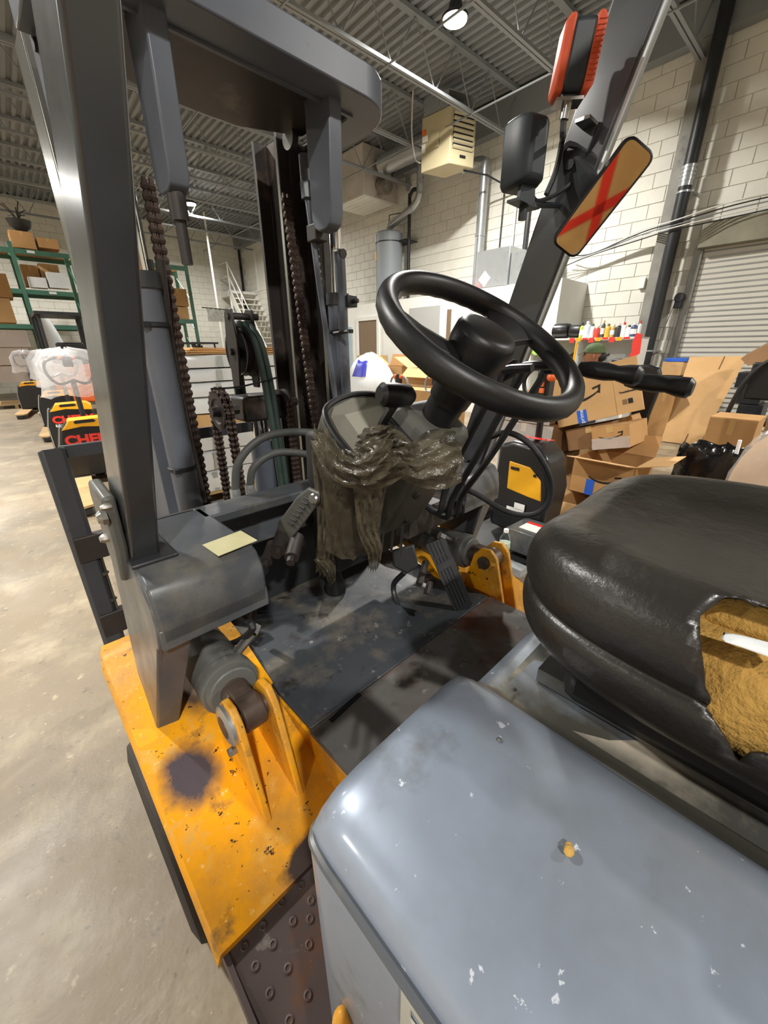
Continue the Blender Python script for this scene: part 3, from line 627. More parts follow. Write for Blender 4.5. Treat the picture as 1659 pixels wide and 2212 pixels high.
# ---- seat
def seatring(inset, z, grow=1.0, n=220):
    hx_, hy_, yc = .268 - inset, .288 - inset, -.065; D = []
    for i in range(1440):
        t_ = 2 * math.pi * i / 1440; c_, s_ = math.cos(t_), math.sin(t_)
        D.append((hx_ * math.copysign(abs(c_) ** .5, c_), hy_ * math.copysign(abs(s_) ** .5, s_)))
    ac = [0.0]
    for i in range(1440): a_, b2 = D[i], D[(i + 1) % 1440]; ac.append(ac[-1] + math.hypot((b2[0] - a_[0]) / max(hx_, .01), (b2[1] - a_[1]) / max(hy_, .01)))
    o_ = []; k = 0
    for q in range(n):
        L_ = ac[-1] * q / n
        while ac[k + 1] < L_: k += 1
        f_ = (L_ - ac[k]) / max(1e-9, ac[k + 1] - ac[k]); a_, b2 = D[k], D[(k + 1) % 1440]; x = a_[0] + (b2[0] - a_[0]) * f_; y = a_[1] + (b2[1] - a_[1]) * f_
        fy = max(0, y / .288); x *= 1 - .10 * fy * fy; up_ = max(0, min(1, (z - 1.03) / .07))
        o_.append(Vector((XC + x * grow, yc + y * grow, z - .012 + up_ * (-.008 - .002 * fy - .012 * math.cos(min(1, abs(x) / .2) * math.pi) * .6))))
    return o_
prf_ = [(.09, .94), (.04, .944), (.018, .955), (.006, .972), (.001, .99), (0, 1.005), (.003, 1.015), (.008, 1.021), (.004, 1.028), (.0, 1.04), (-.001, 1.055), (.002, 1.07), (.007, 1.083), (.015, 1.094), (.027, 1.102), (.042, 1.106), (.06, 1.108), (.085, 1.106), (.12, 1.103), (.16, 1.10), (.2, 1.098), (.235, 1.097), (.262, 1.097)]
def fine(P_, k=3):
    q_ = crom([(a_, b2, 0) for a_, b2 in P_], k); return [(p.x, p.y) for p in q_]
NS = 220; rings = [seatring(a_, z_) for a_, z_ in fine(prf_, 4)]
vs = [p for r in rings for p in r]; fs = [(j * NS + i, j * NS + (i + 1) % NS, (j + 1) * NS + (i + 1) % NS, (j + 1) * NS + i) for j in range(len(rings) - 1) for i in range(NS)]
TEAR = [(.012, 1.086), (.008, 1.075), (.002, 1.06), (-.004, 1.045), (-.008, 1.03), (-.015, 1.018), (-.014, 1.008), (-.024, 1.0), (-.034, .99), (-.044, .972), (-.048, .99), (-.056, .998), (-.075, .996), (-.11, 1.004), (-.16, .998), (-.2, 1.0), (-.2, 1.12), (-.05, 1.12), (-.02, 1.105), (0, 1.094)]
def inpoly(y, z, P_):
    k = False
    for q in range(len(P_)):
        (y0, z0), (y1, z1) = P_[q], P_[q - 1]
        if (z0 > z) != (z1 > z) and y < (y1 - y0) * (z - z0) / (z1 - z0) + y0: k = not k
    return k
def torn(f):
    c = sum((vs[i] for i in f), Vector()) / 4; return c.x < .43 and inpoly(c.y, c.z, TEAR)
keep = [f for f in fs if not torn(f)]; gone = {i for f in fs if torn(f) for i in f}
for i in gone & {i for f in keep for i in f}:            # pull the ragged rim of the hole onto the line of the tear
    p = vs[i]; best = None
    for q in range(len(TEAR)):
        a_, b2 = Vector(TEAR[q]), Vector(TEAR[q - 1]); d_ = b2 - a_; t_ = max(0, min(1, (Vector((p.y, p.z)) - a_).dot(d_) / d_.length_squared)); c_ = a_ + d_ * t_; e_ = (c_ - Vector((p.y, p.z))).length
        if best is None or e_ < best[0]: best = (e_, c_)
    if best[0] < .008: vs[i] = Vector((p.x, best[1].x, best[1].y))
mb = MB(); mb.add(vs, keep + [tuple(range(NS))]); so = F('seat_cushion', mb, m_leather, ang=80)
q_ = so.modifiers.new('thickness', 'SOLIDIFY'); q_.thickness = .003; q_.offset = -1
pf = [(.10, .95), (.045, .952), (.028, .965), (.016, .98), (.012, 1.0), (.014, 1.03), (.018, 1.05), (.03, 1.062), (.06, 1.066), (.12, 1.068), (.25, 1.068)]
rings = [[p + Vector((random.uniform(-.001, .001), random.uniform(-.001, .001), random.uniform(-.001, .001))) + Vector((.003 * math.sin(p.y * 70 + p.z * 50), 0, 0)) for p in seatring(a_, z_)] for a_, z_ in fine(pf, 2)]
mb = MB(); mb.add([p for r in rings for p in r], [(j * NS + i, j * NS + (i + 1) % NS, (j + 1) * NS + (i + 1) % NS, (j + 1) * NS + i) for j in range(len(rings) - 1) for i in range(NS)]); F('seat_foam', mb, m_foamy, so, ang=80)
mb = MB(); mb.add([p for a_, z_ in ((.075, 1.05), (.07, 1.07), (.072, 1.085), (.10, 1.092)) for p in seatring(a_, z_)], [(j * NS + i, j * NS + (i + 1) % NS, (j + 1) * NS + (i + 1) % NS, (j + 1) * NS + i) for j in range(3) for i in range(NS)]); F('upper_foam', mb, m_foamy, so, ang=80)
mb = MB(); mb.slab([[PX(1553, 1378, .392), PX(1600, 1386, .392), PX(1659, 1402, .392), PX(1730, 1425, .392)], [PX(1565, 1388, .386), PX(1605, 1402, .385), PX(1659, 1422, .385), PX(1730, 1450, .385)]], (.02, 0, -.004)); F('white_liner', mb, m_foam, so, bevel=.003)
mb = MB(); mb.bb((.42, -.3, .885), (.86, .12, .955)); F('seat_base', mb, m_bplastic, bevel=.02)
for x in (.45, .83): mb = MB(); mb.bb((x - .02, -.33, .884), (x + .02, .15, .905)); F('seat_slide_rail', mb, m_steel)

# ---- steering column, wheel
WC = Vector((.632, .407, 1.315)); wt = math.radians(34.3); wn = Vector((-.043, -math.sin(wt), math.cos(wt))).normalized()
wu = Vector((1, 0, 0)); wu = (wu - wn * wu.dot(wn)).normalized(); wv = wn.cross(wu)      # wv: up the wheel, away from driver
sw = None
mb = MB(); n1, n2 = 72, 14; R_, r_ = .177, .0175; vs = []
for i in range(n1):
    t = 2 * math.pi * i / n1; c = WC + (wu * math.cos(t) + wv * math.sin(t)) * R_; rd = (wu * math.cos(t) + wv * math.sin(t))
    for k in range(n2):
        p = 2 * math.pi * k / n2; rr = r_ * (1.0 + .05 * (1 if abs(math.sin(t * 18)) > .7 else 0) * (1 if math.sin(p) < -.2 and abs(math.sin(t)) > .25 else 0))
        vs.append(c + rd * (rr * math.cos(p)) + wn * (rr * 1.15 * math.sin(p)))
mb.add(vs, [(i * n2 + k, ((i + 1) % n1) * n2 + k, ((i + 1) % n1) * n2 + (k + 1) % n2, i * n2 + (k + 1) % n2) for i in range(n1) for k in range(n2)])
sw = F('steering_wheel', mb, m_bplastic, ang=60)
for sx_ in (-1, 1):       # two broad spokes dropping from rim to hub
    mb = MB(); rows = []
    for j in range(7):
        f_ = j / 6; rad = .05 + (.168 - .05) * f_; hw_ = .03 + .034 * max(0, f_ - .5) / .5; drop = -.03 * (1 - f_) + .004
        sdv = wu * sx_ * .95 + wv * .31; spv = wv * .95 - wu * sx_ * .31
        rows.append([WC + sdv * rad + spv * (q * hw_) + wn * (drop + .006 * (1 - abs(q))) for q in (-1, -.5, 0, .5, 1)])
    mb.slab(rows, wn * -.012); F('spoke', mb, m_bplastic, sw, bevel=.002)
mb = MB(); mb.lathe([(.0, -.05), (.046, -.05), (.053, -.035), (.056, -.015), (.055, .008), (.05, .017), (.04, .02), (0, .021)], WC, wn, n=40); F('horn_pad', mb, m_bplastic, sw, ang=50)
mb = MB(); mb.lathe([(.0, -.125), (.04, -.125), (.042, -.09), (.055, -.085), (.058, -.05), (.03, -.045), (0, -.045)], WC, wn, n=24); F('hub', mb, m_bplastic, sw)
cdn = -wn
def colp(a, b_, L): return WC + wu * a + wv * b_ + cdn * L
mb = MB(); mb.cyl(colp(0, 0, .115), colp(0, 0, .2), .036, n=18); F('column_tube', mb, m_bplastic)
# column shroud: tapered box
mb = MB(); sec = [(.17, .055, .05), (.19, .066, .06), (.30, .07, .07), (.46, .066, .075), (.50, .05, .06)]; rows = []
for L_, hx_, hy_ in sec: rows.append([colp(a * hx_, b2 * hy_ + .005, L_) for a, b2 in ((-1, -1), (1, -1), (1, 1), (-1, 1))])
vs = [p for r in rows for p in r]; fs = [(j * 4 + i, j * 4 + (i + 1) % 4, (j + 1) * 4 + (i + 1) % 4, (j + 1) * 4 + i) for j in range(len(rows) - 1) for i in range(4)] + [(0, 1, 2, 3), tuple(range(len(vs) - 1, len(vs) - 5, -1))]
mb.add(vs, fs); sh = F('column_shroud', mb, m_dash, bevel=.012, seg=3)
for L_, b2 in ((.33, -.03), (.44, .0)): mb = MB(); q = colp(.0, -.068, L_) + wu * b2; mb.cyl(q, q - wv * .006, .008, n=10); F('screw_hole', mb, m_ink, sh)
# direction lever with boot
mb = MB(); mb.tube([colp(-.065, .02, .235), colp(-.1, .02, .24), colp(-.125, .025, .2), colp(-.115, .03, .155), colp(-.105, .03, .13)], .009, n=8, sm=4); lo = F('direction_lever', mb, m_bplastic)
mb = MB(); q = colp(-.105, .03, .13); mb.lathe([(.012, -.01), (.02, 0), (.022, .03), (.021, .055), (.014, .062), (0, .062)], q + wu * .02, -wu + wv * .25, n=14); F('lever_knob', mb, m_bplastic, lo)
mb = MB()
for k in range(6): mb.box(colp(-.07 - k * .006, .02, .235), (.005, .07 - k * .009, .06 - k * .008), Matrix((wu, wv, wn)).transposed())
F('lever_boot', mb, m_brubber, lo)
# instrument pod
pc = PX(790, 905, .535); pn = Vector((-.15, -.62, .77)).normalized(); pu = Vector((1, .0, 0)); pu = (pu - pn * pu.dot(pn)).normalized(); pv = pn.cross(pu)
def pod(a, b_, c): return pc + pu * a + pv * b_ + pn * c
out = [(-.085, -.09), (-.092, -.02), (-.085, .035), (-.06, .062), (0, .075), (.06, .062), (.085, .03), (.09, -.03), (.085, -.09)]
mb = MB(); mb.prism([pod(a, b_, -.09) for a, b_ in out], pn * .09); po = F('instrument_pod', mb, m_dash, bevel=.01, seg=3)
mb = MB(); mb.tube([pod(a * .93, b_ * .93 - .004, .002) for a, b_ in out], .006, n=8); F('pod_rim', mb, m_bplastic, po)
mb = MB(); mb.prism([pod(a * .82, b_ * .8 - .004, .001) for a, b_ in out], pn * .0015); F('pod_face', mb, m_podf, po)
mb = MB(); mb.prism([pod(a, b_, .0028) for a, b_ in ((-.04, -.045), (.05, -.045), (.05, .02), (-.04, .02))], pn * .001); F('display', mb, m_disp, po)
# plastic film tied round pod and column, hanging in two strands
def rag(pts, wid, m=m_film, nm='plastic_film', amp=.006, par=po, th=.0012):
    P = crom(pts, 5); n = len(P); vs = []; K = 13
    rows = []
    for i, p in enumerate(P):
        d = (P[min(i + 1, n - 1)] - P[max(i - 1, 0)]).normalized(); t_ = i / (n - 1)
        sd_ = d.cross((CAM - p)).normalized(); nr = sd_.cross(d)
        ww = wid(t_) if callable(wid) else wid
        rows.append([p + sd_ * (ww * (k / (K - 1) - .5)) + nr * (amp * math.sin(k * 1.9 + i * .8) + amp * .7 * math.sin(k * 4.1 + i * 2.3) + .35 * ww * math.cos((k / (K - 1) - .5) * math.pi) + random.uniform(-.001, .001)) for k in range(K)])
    mb = MB(); mb.slab(rows, (0, 0, th)); return F(nm, mb, m, par, ang=75)
rag([PX(716, 930, .47), PX(706, 975, .47), PX(706, 1040, .475), PX(708, 1130, .48), PX(700, 1235, .49)], lambda t: .07 - .03 * t)
rag([PX(728, 935, .475), PX(722, 980, .475), PX(735, 1030, .48)], .08, m=m_filmt)
rag([PX(705, 945, .455), PX(745, 1005, .45), PX(805, 1015, .45), PX(870, 975, .46)], .07, amp=.008)
rag([PX(800, 985, .47), PX(850, 985, .48), PX(900, 1000, .50), PX(985, 985, .56)], lambda t: .085 + .02 * math.sin(t * 9), amp=.008)
rag([PX(800, 1010, .47), PX(798, 1080, .475), PX(796, 1140, .48), PX(808, 1190, .49), PX(806, 1228, .5)], lambda t: .05 * (1 - t) + .02, amp=.005)
rag([PX(745, 1000, .49), PX(750, 1080, .49), PX(752, 1160, .5), PX(750, 1190, .5)], .1, m=m_filmt, amp=.006)
rag([PX(698, 1200, .485), PX(712, 1232, .487), PX(716, 1258, .49)], lambda t: .05 - .035 * t)
rag([PX(790, 950, .48), PX(830, 950, .475), PX(862, 940, .475)], .04, amp=.009)
# dash stem under the pod
mb = MB(); rows = []
for (q, hw_, hd_) in (((770, 930), .085, .05), ((765, 1030), .08, .05), ((765, 1120), .06, .04), ((775, 1185), .04, .03)):
    c = PX(*q, .56); rows.append([c + Vector((a * hw_, b2 * hd_ + .03, 0)) for a, b2 in ((-1, -1), (1, -1), (1, 1), (-1, 1))])
vs = [p for r in rows for p in r]; mb.add(vs, [(j * 4 + i, j * 4 + (i + 1) % 4, (j + 1) * 4 + (i + 1) % 4, (j + 1) * 4 + i) for j in range(3) for i in range(4)] + [(0, 1, 2, 3), (15, 14, 13, 12)]); F('dash_stem', mb, m_black, bevel=.01)
# latch arm with slotted bolt left of the pod
mb = MB(); A = [PX(*q, .45) for q in ((600, 1130), (640, 1075), (665, 1055), (690, 1065), (690, 1085), (650, 1140), (610, 1190), (590, 1175))]
mb.prism(A, (.012, .01, 0)); la = F('latch_arm', mb, m_dash, bevel=.004)
mb = MB(); c = PX(677, 1078, .445); mb.lathe([(.0, -.004), (.0125, -.004), (.0125, .002), (.009, .005), (0, .005)], c, (-1, -.3, .3), n=18); bo = F('slotted_bolt', mb, m_steel, la)
for k in range(7): mb = MB(); mb.tube([PX(622 + k * 6, 1128 - k * 9, .447), PX(634 + k * 6, 1134 - k * 9, .447)], .0022, n=5, sm=0); F('rib', mb, m_greyd, la)
# clutter of valves in the cowl opening
for (q, r1) in (((600, 1190), .02), ((575, 1215), .016), ((630, 1205), .018), ((560, 1250), .014)):
    mb = MB(); c = PX(*q, .42); mb.cyl(c, c + Vector((.05, .05, .02)), r1, n=10); mb.cyl(c - Vector((.012, .012, .005)), c, r1 * .6, n=8); F('valve_fitting', mb, m_mastd)
mb = MB(); c = PX(500, 1310, .33); mb.box(c, (.05, .04, .035)); F('hose_block', mb, m_cyl, bevel=.004)
mb = MB(); mb.tube([PX(540, 1350, .34), PX(548, 1320, .34), PX(540, 1280, .36), PX(575, 1230, .4)], .009, n=8); F('drop_hose', mb, m_brubber)

# ---- hydraulic levers
for k, (b0, b1, b2, kn, X_) in enumerate((((948, 1108), (985, 1000), (1075, 800), (1150, 795), .80), ((965, 1118), (1030, 985), (1125, 790), (1210, 790), .86), ((985, 1112), (1060, 985), (1165, 800), (1245, 806), .92))):
    mb = MB(); pts = [PX(b0[0] - 40, b0[1] - 25, X_), PX(*b0, X_), PX(b0[0] + 12, b0[1] - 40, X_), PX(*b1, X_), PX(b2[0], b2[1] + 25, X_), PX(b2[0] + 14, b2[1], X_), PX(*kn, X_)]
    mb.tube(pts, .0092, n=8, sm=3); lv = F('hydraulic_lever', mb, m_black)
    a = PX(*kn, X_); d = (PX(kn[0] + 60, kn[1] + 8, X_) - a).normalized()
    if k == 0:
        mb = MB(); q0 = PX(1082, 800, .8); mb.lathe([(.0, 0), (.013, 0), (.016, .03), (.016, .05), (.01, .056), (0, .056)], q0 + Vector((.02, .02, -.02)), Vector((.3, -.6, .5)), n=14); F('lever_knob', mb, m_bplastic, lv)
    else: 
        mb = MB(); mb.lathe([(.0, 0), (.012, 0), (.016, .02), (.0165, .05), (.0135, .07), (.018, .09), (.0185, .105), (.012, .112), (0, .112)], a + (d * .04 if k == 1 else d * .1), d, n=16); F('lever_knob', mb, m_bplastic, lv)
mb = MB(); mb.tube([PX(1085, 795, .86), PX(1150, 788, .9), PX(1240, 795, .95)], .006, n=6); F('lever_gate', mb, m_black)
# drain loop hose to the right of the levers
mb = MB(); mb.tube([PX(1055, 945, 1.0), PX(1100, 935, 1.02), PX(1150, 965, 1.04), PX(1187, 1030, 1.05), PX(1185, 1085, 1.05), PX(1150, 1112, 1.04), PX(1095, 1105, 1.03), PX(1030, 1068, 1.0), PX(1000, 1055, .98)], .0085, n=9); F('loop_hose', mb, m_brubber)
# lever bank bracket and dark guts under the column
mb = MB(); c = PX(960, 1105, .86); mb.box(c + Vector((0, .1, -.03)), (.22, .12, .08)); F('valve_bank', mb, m_mastd, bevel=.006)
mb = MB(); c = PX(830, 1130, .70); mb.box((.74, .86, .80), (.3, .12, .2)); F('pedal_box', mb, m_black, bevel=.01)
for (q0, q1) in (((850, 1130), (845, 1190)), ((870, 1125), (865, 1200)), ((830, 1140), (820, 1210))): mb = MB(); mb.tube([PX(*q0, .68), PX(*q1, .7)], .004, n=6, sm=0); F('pedal_rod', mb, m_steel)

# ---- pedals
mb = MB(); A = [PX(918, 1175, .86), PX(955, 1160, .90), PX(1012, 1300, .90), PX(985, 1328, .86)]; A0_ = A[0]
mb.prism(A, (.012, -.01, -.012)); ac = F('accelerator_pedal', mb, m_brubber, bevel=.003)
nrm = (A[1] - A[0]).cross(A[3] - A[0]).normalized(); nrm = nrm if nrm.dot(CAM - A[0]) > 0 else -nrm
for k in range(5):
    f_ = (k + .5) / 5; a, b_ = A[0].lerp(A[1], f_), A[3].lerp(A[2], f_)
    for s0_, s1_ in ((.02, .22), (.24, .32), (.42, .60), (.62, .98)):
        mb = MB(); mb.box((a.lerp(b_, (s0_ + s1_) / 2)) + nrm * .002, ((A[1] - A[0]).length / 5 * .72, (b_ - a).length * (s1_ - s0_), .004), Matrix(((A[1] - A[0]).normalized(), (A[3] - A[0]).normalized(), nrm)).transposed()); F('tread_rib', mb, m_brubber, ac)
mb = MB(); A = [PX(845, 1190, .74), PX(895, 1175, .78), PX(905, 1225, .78), PX(880, 1240, .76), PX(850, 1225, .74)]; mb.prism(A, (.01, .012, -.005)); bp = F('brake_pedal', mb, m_greyd, bevel=.006)
mb = MB(); mb.tube([PX(875, 1235, .76), PX(850, 1265, .78), PX(862, 1310, .76), PX(900, 1325, .76)], .009, n=8); F('pedal_arm', mb, m_black, bp)
mb = MB()
for q in ((912, 1240), (905, 1262), (922, 1285), (930, 1308)): c = PX(*q, .87); mb.cyl(c, c + Vector((.04, .02, .02)), .012, n=8)
F('pedal_linkage', mb, m_mastd)

# ---- pillar mounted lamp, beacon, mirror, wiring (on the right pillar)
def onpil(z): b_, t_ = PIR[0], PIR[1]; return b_.lerp(t_, (z - b_.z) / (t_.z - b_.z))
c = PY(1245, 130, .47); 
bx0 = Vector((c.x, c.y, c.z)); upv = Vector((.03, -.1, 1)).normalized(); rt = Vector((.85, -.5, 0)).normalized(); fr = rt.cross(upv)
sec = [(-.055, -.042), (-.04, -.052), (.04, -.052), (.055, -.042), (.055, .042), (.04, .052), (-.04, .052), (-.055, .042)]
def cshape(c, w_, h_, d0, d1, m, nm, par=FK, bev=.012):
    mb = MB(); s = [(-1, -.8), (-.8, -1), (.8, -1), (1, -.8), (1, .8), (.8, 1), (-.8, 1), (-1, .8)]
    mb.prism([c + rt * (a * w_) + upv * (b_ * h_) + fr * d0 for a, b_ in s], fr * (d1 - d0)); return F(nm, mb, m, par, bevel=bev, seg=3)
rt = Vector((.64, -.77, 0)).normalized(); fr = Vector((0, 0, 1)).cross(rt)   # fr points to the truck's front left
lampb = cshape(bx0, .026, .052, -.022, .022, m_beacd, 'signal_lamp', bev=.014)
mb = MB(); s = [(-1, -.8), (-.8, -1), (-.5, -1), (-.5, 1), (-.8, 1), (-1, .8)]
mb.prism([bx0 + rt * (a * .036) + upv * (b_ * .054) + fr * -.025 for a, b_ in s], fr * .05); F('amber_lens', mb, m_beac, lampb, bevel=.008)
mb = MB(); mb.prism([bx0 + rt * (-a * .036) + upv * (b_ * .054) + fr * -.026 for a, b_ in s], fr * .052); F('amber_lens', mb, m_beac, lampb, bevel=.008)
for k in range(12): mb = MB(); mb.box(bx0 + rt * .027 + upv * (-.04 + k * .0073) + fr * -.0265, (.014, .0015, .002), Matrix((rt, fr, upv)).transposed()); F('lens_rib', mb, m_beac, lampb)
mb = MB(); mb.box(bx0 - upv * .06, (.05, .035, .005), Matrix((rt, fr, upv)).transposed()); mb.cyl(bx0 - upv * .06, bx0 - upv * .085, .009, n=10); F('lamp_bracket', mb, m_steel, lampb); mb = MB(); mb.box(onpil(bx0.z - .06) + Vector((-.03, 0, 0)), (.07, .03, .006)); F('lamp_bracket_plate', mb, m_steel, lampb)
mb = MB(); mb.tube([bx0 - upv * .085, bx0 - upv * .11 + rt * .005, PX(1215, 300, onpil(1.75).x - .04), PX(1200, 370, onpil(1.65).x - .04), PX(1180, 420, onpil(1.6).x - .06)], .006, n=7); F('lamp_cable', mb, m_brubber)
# work lamp (black, seen from behind) on its stalk
lc = PY(1143, 330, .545)
mb = MB(); fr2 = Vector((-.35, -.93, .0)).normalized(); rt2 = Vector((.93, -.35, 0)).normalized()
prf = [(0, .0), (.02, .003), (.05, .012), (.072, .03), (.078, .05), (.075, .056), (0, .056)]
s8 = [(-1, -.82), (-.8, -1), (.8, -1), (1, -.82), (1, .82), (.8, 1), (-.8, 1), (-1, .82)]
rows = []
for (k_, dep) in ((.5, .0), (.8, .012), (.95, .03), (1.0, .05), (1.0, .075)): rows.append([lc + rt2 * (a * .037 * k_) + Vector((0, 0, b_ * .062 * (.55 + .45 * k_))) + fr2 * (-dep + .03) for a, b_ in s8])
vs = [p for r in rows for p in r]; mb.add(vs, [(j * 8 + i, j * 8 + (i + 1) % 8, (j + 1) * 8 + (i + 1) % 8, (j + 1) * 8 + i) for j in range(4) for i in range(8)] + [tuple(range(8)), tuple(range(39, 31, -1))]); wl = F('work_lamp', mb, m_beacd, bevel=.006)
q = lc + Vector((0, 0, -.068)); mb = MB(); mb.prism([q + rt2 * a + Vector((0, 0, b_)) for a, b_ in ((-.022, -.02), (.022, -.02), (.018, .012), (0, .025), (-.018, .012))], fr2 * .01); mb.box(q - Vector((0, 0, .022)), (.09, .03, .005)); F('lamp_foot', mb, m_beacd, wl)
qq = onpil(q.z); mb = MB(); mb.tube([q - Vector((0, 0, .022)), qq], .006, n=6, sm=0); mb.cyl(q - Vector((0, 0, .022)), q - Vector((0, 0, .05)), .009, n=8); F('lamp_arm', mb, m_beacd, wl)
mb = MB(); mb.tube([q + Vector((.02, 0, .01)), q + Vector((.05, -.01, -.008)), qq + Vector((-.02, -.02, .04)), onpil(q.z + .12) + Vector((-.035, -.03, 0))], .005, n=6); F('lamp_cable', mb, m_brubber, wl)
# rear-view mirror
mcn = CAM + ray(1296, 436).normalized() * 1.14
mn = (CAM - mcn).normalized(); mn = (mn + Vector((0, 0, -.06)) + Vector((.10, -.12, 0))).normalized()
def onmir(x, y): v = ray(x, y); return CAM + v * ((mcn - CAM).dot(mn) / v.dot(mn))
A = [onmir(1195, 525), onmir(1228, 570), onmir(1396, 352), onmir(1362, 302)]
e1 = ((A[2] + A[3]) / 2 - (A[0] + A[1]) / 2); e1n = e1.normalized(); e2n = mn.cross(e1n); l1 = e1.length * 1.04; l2 = 1.28 * abs(((A[1] + A[2]) / 2 - (A[0] + A[3]) / 2).dot(e2n))
def rr2(w_, h_, r, n=5):
    o_ = []
    for (cx_, cy_, a0) in ((w_ - r, h_ - r, 0), (-w_ + r, h_ - r, 90), (-w_ + r, -h_ + r, 180), (w_ - r, -h_ + r, 270)):
        for k in range(n): t_ = math.radians(a0 + 90 * k / (n - 1)); o_.append((cx_ + r * math.cos(t_), cy_ + r * math.sin(t_)))
    return o_
mb = MB(); mb.prism([mcn + e1n * a + e2n * b_ + mn * -.022 for a, b_ in rr2(l1 / 2, l2 / 2, .017)], mn * .024); mo = F('rear_view_mirror', mb, m_bplastic, bevel=.004)
mb = MB(); mb.prism([mcn + e1n * a + e2n * b_ + mn * .0022 for a, b_ in rr2(l1 / 2 - .005, l2 / 2 - .005, .013)], mn * .001); F('mirror_glass', mb, m_mirror, mo)
mb = MB(); pq = onpil(mcn.z + .06); mb.prism([pq + Vector((-.03, -.02, .05)), pq + Vector((.03, -.03, .05)), mcn - mn * .02 + e1n * .02, mcn - mn * .02 - e1n * .03], (0, .01, .0)); mb.cyl(pq + Vector((-.03, 0, .04)), pq + Vector((-.022, 0, .04)), .01, n=8); F('mirror_bracket', mb, m_greyd, mo)
mb = MB(); b_, t_, ax, fw, sd = PIR; mb.tube([b_.lerp(t_, k) + fw * .057 - sd * .02 for k in (.1, .4, .7, 1)], .007, n=6); F('pillar_wiring', mb, m_brubber)
mb = MB(); mb.tube([b_.lerp(t_, k) - fw * .056 + sd * .018 for k in (.05, .4, .7, 1)], .004, n=6); F('pillar_edge_cable', mb, m_galv)
# ================================================================ MAST (parts of the forklift)
ZT = 1.93
def chan(nm, x0, x1, y0, y1, z0, z1, m, open_to=1, t=.016):
    """C section standing upright; web at x0, flanges reach to x1"""
    mb = MB(); s = 1 if x1 > x0 else -1
    mb.bb((x0, y0, z0), (x0 + s * t, y1, z1)); mb.bb((x0 + s * t, y0, z0), (x1, y0 + t, z1)); mb.bb((x0 + s * t, y1 - t, z0), (x1, y1, z1)); return F(nm, mb, m, bevel=.002)
for sgn in (0, 1):
    X = (lambda x: x) if not sgn else mir
    chan('outer_rail', X(.295), X(.365), 1.235, 1.40, .18, ZT, m_mastd if sgn else m_mastg)
    chan('inner_rail', X(.335), X(.40), 1.395, 1.56, .25, ZT + .03, m_mastd)
    mb = MB(); mb.bb((X(.355), 1.236, .3), (X(.3665), 1.252, ZT - .1)); F('worn_flange', mb, m_rail)
    mb = MB(); mb.bb((X(.388), 1.398, .3), (X(.4012), 1.412, ZT)); F('worn_flange', mb, m_rail)
    # lift cylinder and hose
    mb = MB(); mb.cyl((X(.345), 1.19, .3), (X(.345), 1.19, 1.45), .034, n=20); lc_ = F('lift_cylinder', mb, m_mastg)
    mb = MB(); mb.cyl((X(.345), 1.19, 1.44), (X(.345), 1.19, 1.475), .039, n=20); F('gland_nut', mb, m_greyd, lc_)
    mb = MB(); mb.cyl((X(.345), 1.19, 1.475), (X(.345), 1.19, ZT), .02, n=14); F('piston_rod', mb, m_chrome, lc_)
    for z in (.99, 1.36): mb = MB(); mb.lathe([(.036, -.006), (.039, -.004), (.039, .004), (.036, .006)], (X(.345), 1.19, z), n=20); mb.box((X(.32), 1.16, z), (.015, .02, .012)); F('cable_tie', mb, m_brubber, lc_)
# hoses on the left cylinder
mb = MB(); mb.tube([PX(318, 560, .37), PX(335, 700, .37), PX(352, 850, .37), PX(385, 950, .37), PX(400, 1080, .37)], .013, n=9); F('mast_hose', mb, m_hose)
mb = MB(); mb.tube([PX(345, 560, .385), PX(372, 760, .385), PX(410, 950, .385), PX(440, 1085, .385)], .011, n=9); F('mast_hose', mb, m_mastd)
mb = MB(); mb.tube([PX(330, 860, .33), PX(345, 1000, .33), PX(378, 1125, .33)], .007, n=7); F('mast_cable', mb, m_brubber)
# left mast outside plate with bolt holes, roller pins
mb = MB(); mb.bb((.268, 1.27, 1.45), (.29, 1.36, 2.05)); pl_ = F('mast_side_plate', mb, m_mastg, bevel=.004)
for z in (1.80, 1.89, 1.97): mb = MB(); mb.cyl((.262, 1.31, z), (.2678, 1.31, z), .012, n=14); F('bolt_hole', mb, m_ink, pl_)
mb = MB(); mb.bb((.27, 1.44, .7), (.29, 1.55, 1.98)); pl2 = F('carriage_side_plate', mb, m_rail, bevel=.003)
for z in (1.30, 1.40): 
    mb = MB(); mb.lathe([(.0, -.004), (.032, -.004), (.032, .004), (.013, .004), (.012, .001), (0, .001)], (.266, 1.495, z), (-1, 0, 0), n=20); F('roller_pin', mb, m_cyl, pl2)
# mast tie at the top: thick bowed plate running round behind the rails
def uplate(z0, z1, nm, m, w_=.10, yb=1.0, xr=.40, r=.13, ye=1.32):
    o_ = []; i_ = []
    for t_ in [k / 10 for k in range(11)]:
        a = math.pi / 2 * t_; o_.append((XC + xr - r + r * math.sin(a), yb + r - r * math.cos(a)))
        ri = max(.02, r - w_); i_.append((XC + xr - r + ri * math.sin(a), yb + r - ri * math.cos(a)))
    R_o = o_ + [(XC + xr, ye)]; R_i = i_ + [(XC + xr - w_, ye)]
    poly = [(2 * XC - x, y) for x, y in reversed(R_o)] + R_o + list(reversed(R_i)) + [(2 * XC - x, y) for x, y in R_i]
    mb = MB(); mb.prism([(x, y, z0) for x, y in poly], (0, 0, z1 - z0)); return F(nm, mb, m, bevel=.004)
tie = uplate(1.905, 1.975, 'mast_tie', m_mastg)
mb = MB(); mb.bb((XC - .3, 1.09, 1.90), (XC + .3, 1.1, 1.945)); F('tie_stiffener', mb, m_mastg, tie)
